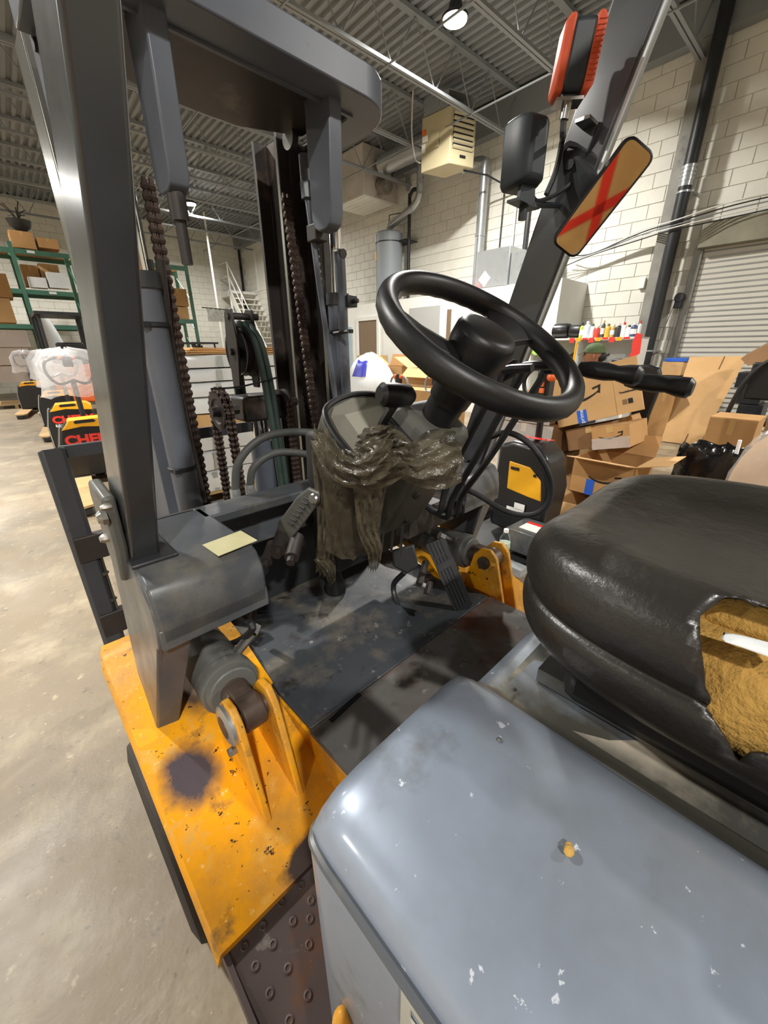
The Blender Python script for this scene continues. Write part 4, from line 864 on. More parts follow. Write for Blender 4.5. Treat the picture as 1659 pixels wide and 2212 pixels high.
mb = MB(); mb.prism([(XC - .3, 1.1, 1.93), (XC + .3, 1.1, 1.93), (XC + .3, 1.34, 1.93), (XC + .12, 1.42, 1.93), (XC - .12, 1.42, 1.93), (XC - .3, 1.34, 1.93)], (0, 0, .02)); F('top_plate', mb, m_mastd, tie)
# hanging bracket plates
for xx, s in ((.425, 1), (mir(.425), -1)):
    pr = [(1.06, 1.93), (1.17, 1.93), (1.165, 1.66), (1.155, 1.635), (1.135, 1.625), (1.10, 1.625), (1.08, 1.635), (1.07, 1.66)]
    mb = MB(); mb.prism([(xx - .022, y, z) for y, z in pr], (.044, 0, 0)); F('hanging_bracket', mb, m_mastg, tie, bevel=.004)
mb = MB(); p = PX(385, 500, .44); mb.cyl((.425, 1.11, 1.63), (.425, 1.11, 1.575), .02, n=12); mb.cyl((.425, 1.11, 1.575), (.425, 1.11, 1.49), .0125, n=12); F('chain_bolt', mb, m_mastd)
# chains (single links)
def link():
    mb = MB(); mb.lathe([(.0055, -.016), (.0095, -.013), (.0095, -.003), (.007, -.001), (.007, .001), (.0095, .003), (.0095, .013), (.0055, .016)], (0, 0, 0), (1, 0, 0), n=7)
    for x in (-.008, .008): mb.box((x, 0, .0105), (.008, .009, .012))
    return mb
lk = None
def chain(p0, p1, step=.0212, nm='lift_chain', sc=1.0):
    global lk
    p0, p1 = Vector(p0), Vector(p1); n = int((p1 - p0).length / step)
    mb = MB(); mb.tube([p0, p1], .003, n=5, sm=0); c = F(nm, mb, m_chain)
    for k in range(n + 1):
        p = p0.lerp(p1, k / n)
        if lk is None: lk = obj('chain_link', link(), m_chain, c); place(lk, p, c)
        else: copyobj(lk, p, c)
    return c
chain(PX(447, 1090, .405), PX(320, 400, .405) )
chain(PX(692, 990, .855), PX(618, 430, .855))
# central cylinder, chain wheels, hose pulley
cc = PY(560, 950, 1.40); cxm = cc.x
mb = MB(); mb.cyl((cxm + .02, 1.42, .25), (cxm + .02, 1.42, .98), .045, n=22); ce_ = F('centre_cylinder', mb, m_mastg)
mb = MB(); mb.cyl((cxm + .02, 1.42, .98), (cxm + .02, 1.42, 1.12), .03, n=18); F('centre_rod', mb, m_chrome, ce_)
a = PY(520, 870, 1.38); b_ = PY(615, 880, 1.38)
mb = MB(); mb.bb((a.x, 1.36, 1.06), (b_.x, 1.47, 1.15)); cr = F('crosshead', mb, m_mastd, bevel=.012)
for (q, r_) in (((478, 888), .062), ((610, 870), .05)):
    c = PY(*q, 1.38); mb = MB(); mb.lathe([(0, -.02), (.018, -.02), (.02, -.012), (r_ * .62, -.012), (r_ * .7, -.016), (r_, -.016), (r_, -.008), (r_ * .88, -.006), (r_ * .88, .006), (r_, .008), (r_, .016), (0, .018)], c, (1, 0, 0), n=28); s_ = F('chain_wheel', mb, m_mastd)
    mb = MB(); mb.cyl(c - Vector((.034, 0, 0)), c + Vector((.06, 0, 0)), .017, n=6); F('wheel_pin', mb, m_mastd, s_)
c1 = PY(478, 888, 1.38)
chain((c1.x, c1.y - .062, c1.z + .01), (c1.x, c1.y - .075, .70), .0185); chain((c1.x, c1.y + .062, c1.z - .02), (c1.x, c1.y + .07, .70), .0185)
for k in range(9):
    t_ = math.pi * k / 8; copyobj(lk, c1 + Vector((0, -.066 * math.cos(t_), .066 * math.sin(t_))), s_)
c2 = PY(610, 870, 1.38); chain((c2.x, c2.y - .05, c2.z), (c2.x, c2.y - .055, .74), .0185)
# hose pulley on fork plates
pc_ = PY(505, 760, 1.40)
mb = MB(); mb.lathe([(0, -.022), (.02, -.022), (.02, -.015), (.07, -.015), (.078, -.022), (.082, -.022), (.07, -.008), (.07, -.004), (.08, 0), (.07, .004), (.07, .008), (.082, .022), (.078, .022), (.07, .016), (0, .016)], pc_ + Vector((.03, 0, 0)), (1, 0, 0), n=32); pu_ = F('hose_pulley', mb, m_mastd)
for dx in (-.005, .065):
    pr = [(1.40 + a_, pc_.z + b2) for a_, b2 in ((-.03, .13), (.01, .135), (.025, .12), (.04, .03), (.035, -.03), (.02, -.12), (-.02, -.12), (-.04, -.02), (-.045, .04), (-.035, .09))]
    mb = MB(); mb.prism([(pc_.x + dx, y, z) for y, z in pr], (.008, 0, 0)); F('pulley_fork', mb, m_mastd, pu_, bevel=.003)
mb = MB(); mb.cyl((pc_.x - .01, 1.395, pc_.z + .11), (pc_.x + .1, 1.395, pc_.z + .11), .011, n=10); mb.cyl((pc_.x - .015, 1.4, pc_.z), (pc_.x + .09, 1.4, pc_.z), .012, n=6); F('pulley_bolt', mb, m_mastd, pu_)
m_hgreen = mat('green_hose', '#2c3a36', .5, col2='#384741', scale=20)
for dx in (0.012, .034):
    p = pc_ + Vector((.02 + dx, 0, 0)); mb = MB()
    mb.tube([p + Vector((0, .085, -.2)), p + Vector((0, .085, 0)), p + Vector((0, .06, .06)), p + Vector((0, 0, .088)), p + Vector((0, -.06, .06)), p + Vector((.01, -.088, 0)), p + Vector((.03, -.09, -.2)), p + Vector((.045, -.09, -.55))], .011, n=9, sm=4); F('pulley_hose', mb, m_hgreen)
mb = MB(); mb.tube([PY(455, 840, 1.33), PY(520, 835, 1.31), PY(600, 815, 1.29)], .003, n=5); F('cable_tie', mb, m_brubber)
# two hoses arching to the dash, with ferrules
for (pts, q) in ((((508, 1065), (515, 1000), (560, 950), (620, 934), (690, 935)), (512, 1078)), (((540, 1055), (548, 1010), (590, 980), (640, 978), (680, 985)), (548, 1068))):
    mb = MB(); P_ = [PY(x, y, 1.0 - .05 * i / 4) for i, (x, y) in enumerate(pts)]; mb.tube(P_, .0105, n=10); ho = F('arched_hose', mb, m_hose)
    mb = MB(); a = P_[0]; mb.cyl(a + Vector((0, 0, -.035)), a + Vector((0, 0, .012)), .0135, n=12); mb.cyl(a + Vector((0, 0, -.05)), a + Vector((0, 0, -.035)), .016, n=6); F('ferrule', mb, m_galv, ho)
# right rail rod, clamp and hoses
mb = MB(); mb.cyl(PX(657, 335, .86), PX(664, 425, .86), .017, n=12); mb.cyl(PX(662, 395, .86), PX(666, 430, .86), .02, n=6); F('rod_coupling', mb, m_mastg)
mb = MB(); mb.tube([PX(664, 425, .86), PX(673, 490, .86), PX(690, 620, .862), PX(708, 740, .865), PX(728, 890, .87)], .009, n=9); F('mast_pipe', mb, m_mastg)
mb = MB(); mb.box(PX(685, 505, .865), (.045, .05, .045)); F('pipe_clamp_block', mb, m_mastd, bevel=.004)
mb = MB(); mb.tube([PX(733, 545, .93), PX(738, 640, .93), PX(742, 740, .93), PX(748, 860, .93)], .018, n=12); F('right_lift_pipe', mb, m_mastg)
mb = MB(); mb.tube([PX(722, 720, .90), PX(752, 716, .90)], .006, n=6, sm=0); F('pipe_bracket', mb, m_mastd)
mb = MB(); mb.cyl(PX(728, 548, .93), PX(742, 548, .93), .014, n=8); F('pipe_cap', mb, m_mastd)
mb = MB(); c = PX(752, 652, .95); mb.box(c, (.04, .05, .035)); mb.cyl(c, c + Vector((.0, -.05, .0)), .008, n=8); F('stop_block', mb, m_black, bevel=.003)
mb = MB(); c = PX(627, 300, .90); mb.lathe([(0, -.01), (.03, -.01), (.03, .01), (0, .012)], c, (-1, 0, 0), n=18); F('top_pin', mb, m_steel)
# load backrest and carriage ahead of the mast
m_back = mat('backrest_grey', '#45474c', .45, col2='#3c3e43', scale=6, layers=(('#33262a', 9, .63, .74),))
yk = 1.72
a, b_ = PY(85, 990, yk), PY(150, 985, yk)
mb = MB(); mb.prism([(a.x, yk, .99), (a.x + .012, yk - .012, 1.0), (a.x + .062, yk - .012, 1.0), (a.x + .075, yk, .995), (a.x + .075, yk + .012, .995), (a.x, yk + .012, .99)], (0, 0, -.82)); F('backrest_post', mb, m_back, bevel=.003)
mb = MB(); mb.bb((a.x + .06, yk + .01, .955), (mir(a.x + .06), yk + .024, 1.0)); F('backrest_bar', mb, m_back, bevel=.003)
mb = MB(); mb.bb((mir(a.x) - .075, yk - .012, .17), (mir(a.x), yk + .012, .995)); F('backrest_post', mb, m_back, bevel=.003)
mb = MB(); mb.bb((a.x + .075, yk - .01, .3), (a.x + .083, yk + .04, .66)); F('carriage_edge', mb, m_rail)
for z in (.62, .5, .38): mb = MB(); mb.cyl((a.x + .085, yk + .0, z), (a.x + .068, yk - .012, z), .007, n=8); F('rivet', mb, m_steel)
for z in (.28, .62): mb = MB(); mb.bb((a.x + .01, yk - .02, z - .05), (mir(a.x + .01), yk + .02, z + .05)); F('carriage_bar', mb, m_mastd, bevel=.004)
for x in (.36, .92):
    mb = MB(); mb.prism([(x - .05, yk + .02, .62), (x - .05, yk + .05, .62), (x - .05, yk + .05, .09), (x - .05, yk + 1.0, .07), (x - .05, yk + 1.0, .055), (x - .05, yk + .02, .055)], (.1, 0, 0)); F('fork', mb, m_mastd, bevel=.004)
# side latch behind the cowl with bolts
q = PX(232, 1130, .09); mb = MB(); mb.prism([(.085, q.y + a_, q.z + b2) for a_, b2 in ((-.05, .06), (.05, .07), (.07, .04), (.06, -.08), (.03, -.12), (0, -.12), (-.04, -.04))], (.02, 0, 0)); sl = F('side_catch', mb, m_cyl, bevel=.006)
for (px_, py_, r_) in ((212, 1120, .014), (218, 1165, .009), (220, 1098, .006)): mb = MB(); c = PX(px_, py_, .075); mb.lathe([(0, 0), (r_, 0), (r_, .008), (r_ * .6, .014), (0, .014)], c + Vector((.012, 0, 0)), (-1, 0, 0), n=8); F('catch_bolt', mb, m_steel, sl)
# ================================================================ CARTONS and other goods
UP = Vector((0, 0, 1))
def fpt(q, pl, val): return RB @ {'x': BX, 'y': BY, 'z': BZ}[pl](q[0], q[1], val)
def carton(label, bl, br, tl, pl, val, depth, m=m_card, cat='box', name='carton', tape=True, tilt=None, group=None, yaw=0, marks=None, floor=False):
    """closed carton whose near face has these three corners on a vertical plane of the hall"""
    p0, p1, p3 = fpt(bl, pl, val), fpt(br, pl, val), fpt(tl, pl, val)
    if floor: p0 = Vector((p0.x, p0.y, 0.0))
    r = p1 - p0; r.z *= (1 if tilt else 0)
    rn = r.normalized(); n = rn.cross(UP).normalized()
    if n.dot(p0 - CAM) < 0: n = -n
    if yaw: Rz = Matrix.Rotation(yaw, 3, 'Z'); rn = Rz @ rn; n = Rz @ n
    u = (n.cross(rn)); u = u if u.z > 0 else -u
    wd = r.length; h = (p3 - p0).dot(u); d = n * depth
    t = thing(name, label, cat, p0 + rn * wd / 2 + d / 2, group)
    mb = MB(); mb.prism([p0, p0 + rn * wd, p0 + rn * wd + u * h, p0 + u * h], d); bo = obj('body', mb, m, t, bevel=.004)
    # top flaps with the seam between them
    mb = MB()
    for k in (0, 1):
        a = p0 + u * (h + .001) + d * (.5 * k + .004); mb.prism([a, a + rn * wd, a + rn * wd + d * .49, a + d * .49], u * .004)
    obj('top_flap', MB().add(mb.v[:8], mb.f[:6]), m, t); obj('top_flap', MB().add(mb.v[8:], [tuple(i - 8 for i in f) for f in mb.f[6:]]), m, t)
    if tape:
        mb = MB(); a = p0 + rn * wd * .5 - rn * .025 - n * .0015 + u * h * .72; mb.prism([a, a + rn * .05, a + rn * .05 + u * h * .285, a + u * h * .285], n * .001); obj('tape', mb, m_tape, t)
    t.update_tag(); return t, p0, rn, u, n, wd, h
def openbox(label, bl, br, tl, pl, val, depth, m=m_card, flaps=((-1, 50), (1, 60), (0, 40), (2, 30)), group=None, yaw=0, h=None, fl=.45, floor=False):
    p0, p1, p3 = fpt(bl, pl, val), fpt(br, pl, val), fpt(tl, pl, val)
    if floor: p0.z = 0
    r = p1 - p0; r.z = 0; rn = r.normalized(); n = rn.cross(UP).normalized()
    if n.dot(p0 - CAM) < 0: n = -n
    if yaw: Rz = Matrix.Rotation(yaw, 3, 'Z'); rn = Rz @ rn; n = Rz @ n
    wd = r.length; h = h or (p3.z - p0.z); t = thing('open_carton', label, 'box', p0 + rn * wd / 2 + n * depth / 2, group); th = .006
    mb = MB(); mb.prism([p0, p0 + rn * wd, p0 + rn * wd + n * depth, p0 + n * depth], UP * th); obj('base', mb, m_cardin, t)
    sides = {0: (p0, rn, wd, -n), 1: (p0 + rn * wd, n, depth, rn), 2: (p0 + n * depth + rn * wd, -rn, wd, n), -1: (p0 + n * depth, -n, depth, -rn)}
    ang = dict(flaps)
    for k, (o, dr, ln, out) in sides.items():
        mb = MB(); mb.prism([o, o + dr * ln, o + dr * ln + UP * h, o + UP * h], -out * th); obj('wall', mb, m, t)
        if k in ang:
            a = math.radians(ang[k]); fd = out * math.cos(a) + UP * math.sin(a); q = o + UP * h; L_ = (depth if k in (0, 2) else wd) * fl
            mb = MB(); mb.prism([q, q + dr * ln, q + dr * (ln * .97) + fd * L_, q + dr * (ln * .03) + fd * L_], fd.cross(dr) * .005); obj('flap', mb, m_card2 if k != 2 else m, t)
    return t, p0, rn, n, wd, h
def patch(nm, t, o, r, u, n, x0, y0, w_, h_, m):
    mb = MB(); a = o + r * x0 + u * y0 - n * .003; mb.prism([a, a + r * w_, a + r * w_ + u * h_, a + u * h_], n * .002); return obj(nm, mb, m, t)
def smile(t, o, r, u, n, cx_, cy_, w_, m=m_ink):
    """printed curved arrow"""
    def P_(x, y): return o + r * (cx_ + x * w_) + u * (cy_ + y * w_) - n * .004
    top = []; bot = []
    for k in range(15):
        f_ = k / 14; x = -.5 + f_; y = .62 * (x ** 2) * .9 - .17 + .04 * f_; th = .012 + .05 * math.sin(f_ * math.pi * .8 + .3); top.append(P_(x, y + th / 2)); bot.append(P_(x, y - th / 2))
    mb = MB(); mb.prism(top + bot[::-1], n * .0015); obj('printed_arrow', mb, m, t)
    mb = MB(); mb.prism([P_(.34, .12), P_(.56, .16), P_(.52, -.06), P_(.47, -.05), P_(.5, .1), P_(.35, .07)], n * .0015); obj('printed_arrow_head', mb, m, t)

# ---------------------------------------------------------------- Left: walkie pallet trucks in a row
m_tbody = mat('truck_black', '#17181b', .35, coat=.2)
m_tgrey = mat('truck_cover_grey', '#8a8c8d', .4)
def walkie(label, x, y, head=0, bag=True, far=False, sc=1.0, lean=0):
    t = thing('pallet_truck', label, 'pallet truck', B(x, y, 0), 'walkie pallet trucks in a row')
    T = RB @ Matrix.Translation((x, y, 0)) @ Matrix.Rotation(head, 4, 'Z') @ Matrix.Scale(sc, 4)
    w_ = .24
    prof_ = [(-w_ - .02, .10), (-w_ - .02, .40), (-w_ + .03, .60), (-w_ + .09, .655), (w_ - .06, .665), (w_, .63), (w_, .10)]
    mb = MB(T); mb.prism([(a, 0, b_) for a, b_ in prof_], (0, .2, 0)); bo = obj('battery_cover', mb, m_tbody, t, bevel=.012)
    mb = MB(T); mb.prism([(-w_ + .025, -.004, .575), (-w_ + .085, -.004, .645), (-w_ + .1, -.004, .672), (w_ - .05, -.004, .682), (w_ + .004, -.004, .64), (w_ + .004, -.004, .575), (-.04, -.004, .60)], (0, .208, 0)); cap = obj('yellow_cap', mb, m_yel, t, bevel=.008)
    mb = MB(T); mb.prism([(-.09, -.007, .632), (.07, -.007, .637), (.085, -.007, .652), (.06, -.007, .668), (-.08, -.007, .664), (-.1, -.007, .65)], (0, .004, 0)); obj('grip_slot', mb, m_ink, cap)
    mb = MB(T); mb.prism([(-w_ - .026, .01, .12), (-w_ - .026, .01, .40), (-w_ + .024, .01, .605), (-w_ + .012, .01, .615), (-w_ - .04, .01, .41), (-w_ - .04, .01, .12)], (0, .18, 0)); obj('side_strip', mb, m_tgrey, t)
    R3_ = T.to_3x3(); rt_ = R3_ @ Vector((1, 0, 0)); up_ = R3_ @ Vector((0, 0, 1))
    if not far:
        lettering('brand_lettering', 'CHERY', .125, T @ Vector((0.01, -.006, .47)), rt_, up_, m_redink, bo, bold=.006, spacing=1.0, sx=1.12)
        lettering('brand_lettering', 'EQUIPMENT GROUP', .042, T @ Vector((.02, -.006, .40)), rt_, up_, m_wht, bo, bold=.001, spacing=1.15, sx=1.0)
    # drive unit, tiller pole, bow handle
    mb = MB(T); mb.bb((-.3, .2, .06), (.3, .5, .30)); mb.cyl((-.05, .36, .12), (.05, .36, .12), .115, n=18); obj('drive_unit', mb, m_tbody, t, bevel=.015)
    mb = MB(T); mb.tube([(0, .36, .3), (0, .42, .7), (0, .5, 1.02)], .025, n=10); obj('tiller_pole', mb, m_tbody, t)
    mb = MB(T); mb.tube([(0, .5, 1.02), (-.12, .52, .98), (-.2, .53, 1.08), (-.19, .54, 1.2), (-.08, .55, 1.24), (0, .55, 1.23), (.08, .55, 1.24), (.19, .54, 1.2), (.2, .53, 1.08), (.12, .52, .98), (0, .5, 1.02)], .014, n=8, sm=4); hd = obj('bow_handle', mb, m_tbody, t)
    mb = MB(T); mb.box((0, .53, 1.2), (.09, .07, .1)); obj('control_head', mb, m_tbody, hd, bevel=.01)
    for dx in (-.055, .055): mb = MB(T); mb.sph((dx, .53, 1.235), (.025, .025, .02), 8, 6); obj('thumb_button', mb, m_orange, hd)
    if bag:
        mb = MB(T); rows = []; nn = 20
        for j, (z, rx, ry) in enumerate(((1.33, .03, .02), (1.30, .2, .06), (1.2, .26, .1), (1.08, .27, .11), (.96, .28, .12), (.86, .30, .13))):
            rows.append([Vector((rx * math.cos(2 * math.pi * i / nn) * (1 + .06 * math.sin(i * 3.1 + j)), .53 + ry * math.sin(2 * math.pi * i / nn) * (1 + .2 * math.sin(i * 2.3 + j)), z + .02 * math.sin(i * 1.7 + j * .6))) for i in range(nn + 1)])
        mb.grid(rows); obj('poly_bag', mb, m_bag, t, ang=75)
    # forks with board covers reaching toward the viewer
    for dx in (-.19, .19):
        mb = MB(T); mb.prism([(dx - .08, 0, .075), (dx - .08, -.95, .075), (dx - .05, -1.06, .07), (dx + .05, -1.06, .07), (dx + .08, -.95, .075), (dx + .08, 0, .075)], (0, 0, -.05)); fk = obj('fork', mb, m_tbody, t, bevel=.004)
        mb = MB(T); mb.prism([(dx - .105, -.02, .078), (dx - .105, -.95, .078), (dx - .07, -1.03, .078), (dx, -1.06, .078), (dx + .07, -1.03, .078), (dx + .105, -.95, .078), (dx + .105, -.02, .078)], (0, 0, .02)); obj('board_cover', mb, m_wood, fk)
    return t
wx = [(BY(192, 935, 5.0).x + .0, 5.0), (BY(143, 895, 6.7).x + .05, 6.7), (BY(100, 845, 9.0).x + .1, 9.0), (BY(66, 835, 12.2).x, 12.2)]
WL = ('nearest black pallet truck with yellow cap, part hidden by the left pillar', 'second black pallet truck from the front with bagged handle', 'third pallet truck in the row, mostly behind the lettered two', 'farthest pallet truck of the row, by the wrapped boxes')
for k, (x, y) in enumerate(wx): walkie(WL[k], x, y, head=math.radians((-4, -6, -6, -8)[k]), far=k > 1)
q = BZ(65, 880, .06); mb = MB(RB); mb.box((q.x, q.y, .06), (.2, .3, .08)); t = thing('floor_jack', 'small blue jack on wheels beside the farthest pallet truck', 'jack', B(q.x, q.y, 0)); obj('body', mb, m_navy, t, bevel=.01)
for dx in (-.08, .08): mb = MB(RB); mb.cyl((q.x + dx - .02, q.y - .12, .05), (q.x + dx + .02, q.y - .12, .05), .05, n=12); obj('wheel', mb, m_brubber, t)

# ---------------------------------------------------------------- pallet rack at the far left
ry = 15.2; u0 = BY(62, 660, ry); 
t = thing('pallet_rack', 'green steel pallet rack with boxes at the far left', 'rack', B(u0.x, ry, 0))
zb1, zb2, zb3 = BY(70, 545, ry).z, BY(95, 632, ry).z, BY(60, 705, ry).z
for x in (u0.x - 2.8, u0.x, u0.x + 2.8):
    for y in (ry, ry + 1.05):
        mb = MB(RB); mb.bb((x - .045, y - .035, 0), (x + .045, y + .035, 3.9)); up_ = obj('upright', mb, m_green, t)
    for k in range(5): mb = MB(RB); z0 = .2 + k * .75; mb.cyl((x, ry, z0), (x, ry + 1.05, z0 + .7), .015, n=6); obj('brace', mb, m_green, t)
for x0 in (u0.x - 2.8, u0.x):
    for z in (zb1, zb2, zb3):
        for y in (ry, ry + 1.05): mb = MB(RB); mb.bb((x0 + .045, y - .03, z - .06), (x0 + 2.755, y + .03, z + .05)); bm2 = obj('beam', mb, m_green, t)
        mb = MB(RB); mb.bb((x0 + .06, ry + .03, z + .035), (x0 + 2.74, ry + 1.02, z + .05)); obj('deck_board', mb, m_wood, t)
for (px_, z) in ((83, zb1), (105, zb2)): q = BY(px_, 600, ry - .04); mb = MB(RB); mb.bb((q.x - .08, ry - .037, z - .03), (q.x + .08, ry - .031, z + .03)); obj('beam_label', mb, m_paper, t)
yy = ry + .12
def rk(lab, bl, br, tl, m=m_card, d=.6, **k): return carton(lab, bl, br, tl, 'y', yy, d, m, group='boxes on the far pallet rack', **k)
rk('brown carton on the rack top beside the dark pot', (28, 533), (78, 533), (28, 497)); rk('low brown carton on the rack top next to the upright', (84, 534), (128, 534), (84, 513))
yy = ry + .45
rk('brown carton with raised flaps on the second rack level', (57, 617), (93, 617), (57, 572), d=.5); rk('plain brown carton beside the raised-flap one on the rack', (96, 618), (137, 618), (96, 570), m_card2, d=.5)
yy = ry + .12
carton('flat white box at the front edge of the second rack level', (66, 620), (104, 620), (66, 598), 'y', ry - .02 + .05, .3, m_foam, tape=False, group='boxes on the far pallet rack'); carton('wide flat white box beside the other white one on the rack', (108, 621), (150, 621), (108, 588), 'y', ry + .03, .3, m_foam, tape=False, group='boxes on the far pallet rack')
q = BY(46, 492, yy); t = thing('dark_pot', 'dark round pot with dry branches on top of the rack', 'pot', B(q.x, yy + .2, q.z)); mb = MB(RB); mb.lathe([(.1, -.05), (.22, .05), (.26, .2), (.24, .2), (.2, .07), (0, .03)], (q.x, yy + .2, q.z), n=16); obj('pot', mb, m_black, t)
for k in range(9): a = random.uniform(0, 6.28); l_ = random.uniform(.3, .6); mb = MB(RB); p = Vector((q.x, yy + .2, q.z + .15)); mb.tube([p, p + Vector((math.cos(a) * l_ * .4, .1 * math.sin(a), l_ * .5)), p + Vector((math.cos(a) * l_, .2 * math.sin(a), l_ * .7 + .1 * math.sin(k)))], .012, n=5); obj('branch', mb, m_black, t)
# wrapped stacks left of the rack upright
for k, (bl, br, tl, m_, lab) in enumerate((((-30, 640), (28, 640), (-30, 588), m_card, 'upper tan carton of the stack at the left picture edge'), ((-30, 695), (36, 695), (-30, 642), m_card2, 'lower tan carton of the stack at the left picture edge'), ((-30, 750), (66, 750), (-30, 712), m_card, 'top long wrapped carton on the far left pallet'), ((-30, 790), (70, 790), (-30, 752), m_card2, 'middle long wrapped carton on the far left pallet'), ((-30, 828), (72, 828), (-30, 792), m_card, 'bottom long wrapped carton on the far left pallet'))):
    tt = carton(lab, bl, br, tl, 'y', 13.6, .8, m_, group='wrapped cartons at the far left')
    if k > 1: tt, p0, rn, u, n, wd, h = tt; mb = MB(); a = p0 - n * .012 - rn * .01; rows = [[a + rn * ((wd + .02) * i / 12) + u * (h * j / 4) - n * .008 * math.sin(i * 2.1 + j * 1.3) for i in range(13)] for j in range(5)]; mb.slab(rows, n * .002); obj('stretch_film', mb, m_wrap, tt, ang=75)
q0, q1 = BY(-30, 838, 13.6), BY(72, 838, 13.6)
def pallet(label, x0, x1, y0, y1, z, th=.13):
    t = thing('wooden_pallet', label, 'pallet', B((x0 + x1) / 2, (y0 + y1) / 2, z))
    for k in range(3): mb = MB(RB); xx = x0 + (x1 - x0) * (k / 2) * .92; mb.bb((xx, y0, z), (xx + (x1 - x0) * .08, y1, z + th - .04)); obj('stringer', mb, m_wood, t)
    for k in range(6): mb = MB(RB); yv = y0 + (y1 - y0) * k / 6; mb.bb((x0, yv, z + th - .04), (x1, yv + (y1 - y0) / 6 * .8, z + th - .015)); obj('deck_board', mb, m_wood, t)
    return t
pallet('wooden pallet under the long wrapped cartons at the far left', q0.x, q1.x, 13.55, 14.5, max(0, q0.z - .0) * 0 + 0)
# white plastic-wrapped roll leaning by the rack
a, b_ = BY(92, 690, 14.3), BY(125, 760, 14.3); t = thing('wrapped_roll', 'tall white plastic-wrapped roll leaning against the rack', 'roll', B(b_.x, 14.3, 0)); mb = MB(RB); mb.tube([(a.x - .05, 14.5, 2.2), (a.x + .1, 14.45, 1.5), (b_.x + .25, 14.2, .02)], lambda f: .15 + .06 * math.sin(f * 3), n=12); obj('roll', mb, m_foam, t)
for z_ in (.55, .25): mb = MB(RB); mb.cyl((a.x + .26 + (.55 - z_) * .2, 14.26, z_), (a.x + .27 + (.55 - z_) * .2, 14.25, z_ + .1), .19, n=14); obj('yellow_tape', mb, m_yel, t)

# ---------------------------------------------------------------- far small trucks
def small_truck(label, q, y, s, colr, txt=None, head=0):
    p = BY(q[0], q[1], y); p.z = 0
    t = thing('lift_truck', label, 'forklift', B(p.x, p.y, 0), 'lift trucks parked far off'); T = RB @ Matrix.Translation((p.x, p.y, 0)) @ Matrix.Rotation(head, 4, 'Z') @ Matrix.Scale(s, 4)
    mb = MB(T); mb.prism([(-.45, 0, .3), (-.45, 0, .95), (-.35, 0, 1.1), (.35, 0, 1.1), (.45, 0, .95), (.45, 0, .3)], (0, 1.1, 0)); obj('counterweight', mb, colr, t, bevel=.03)
    mb = MB(T); mb.bb((-.25, .3, 1.1), (.25, .8, 1.2)); mb.bb((-.25, .2, 1.15), (.25, .32, 1.55)); obj('seat', mb, m_bplastic, t, bevel=.03)
    for x in (-.42, .42):
        for y_ in (.1, 1.3): mb = MB(T); mb.cyl((x, y_, .9), (x * .95, y_ + (.12 if y_ < 1 else -.15), 2.1), .03, n=8); obj('guard_post', mb, m_black, t)
        mb = MB(T); mb.bb((x - .05, 1.5, .1), (x + .05, 1.62, 2.15)); obj('mast_rail', mb, m_black, t)
        for y_ in (.25, 1.2): mb = MB(T); mb.cyl((x - .08 + (.02 if x > 0 else 0), y_, .26), (x + .08, y_, .26), .26, n=18); obj('wheel', mb, m_brubber, t)
    mb = MB(T); mb.bb((-.46, .05, 2.08), (.46, 1.4, 2.14)); obj('guard_roof', mb, m_black, t)
    mb = MB(T); mb.bb((-.4, 1.1, .35), (.4, 1.5, .6)); obj('floor_deck', mb, m_black, t)
    mb = MB(T); mb.lathe([(.16, 0), (.18, .015), (.16, .03)], (0, 1.1, 1.3), (0, -.6, .8), n=18); obj('steering_wheel', mb, m_bplastic, t)
    if txt:
        R3_ = T.to_3x3(); mb = MB(T); mb.bb((.43, 1.44, .95), (.72, 1.5, 2.05)); po_ = obj('mast_cover', mb, m_black, t)
        lettering('mast_lettering', txt, .17, T @ Vector((.66, 1.43, 1.5)), R3_ @ Vector((0, 0, 1)), R3_ @ Vector((-1, 0, 0)), m_wht, po_, bold=.004)
    return t
small_truck('dark lift truck with an orange body far off behind the pallet trucks', (158, 760), 10.8, .95, m_orange)
small_truck('small dark lift truck with white vertical lettering far off behind the mast', (452, 760), 10.8, .7, m_black, 'NISSAN', head=0.25)

# second rack bay with boxes behind the chain
ry2 = 13.2; ua, ub = BY(362, 640, ry2), BY(412, 640, ry2)
t = thing('pallet_rack', 'green steel rack end glimpsed between the chain and the stairs', 'rack', B(ub.x, ry2, 0))
for x in (ub.x, ub.x - 2.6):
    for y in (ry2, ry2 + 1.0): mb = MB(RB); mb.bb((x - .04, y - .03, 0), (x + .04, y + .03, 3.5)); obj('upright', mb, m_green, t)
    for k in range(4): mb = MB(RB); mb.cyl((x, ry2, .2 + k * .8), (x, ry2 + 1, .9 + k * .8), .014, n=6); obj('brace', mb, m_green, t)
for z in (BY(380, 578, ry2).z, BY(380, 693, ry2).z):
    for y in (ry2, ry2 + 1): mb = MB(RB); mb.bb((ub.x - 2.56, y - .03, z - .06), (ub.x - .04, y + .03, z + .05)); obj('beam', mb, m_green, t)
    mb = MB(RB); mb.bb((ub.x - 2.55, ry2 + .03, z + .03), (ub.x - .05, ry2 + .97, z + .05)); obj('deck_board', mb, m_wood, t)
carton('brown carton with a white label on the rack behind the chain', (368, 660), (408, 660), (368, 622), 'y', ry2 + .08, .6, m_card, group='boxes on the second rack'); carton('lower brown carton under the labelled one behind the chain', (368, 690), (410, 690), (368, 662), 'y', ry2 + .08, .6, m_card2, group='boxes on the second rack')
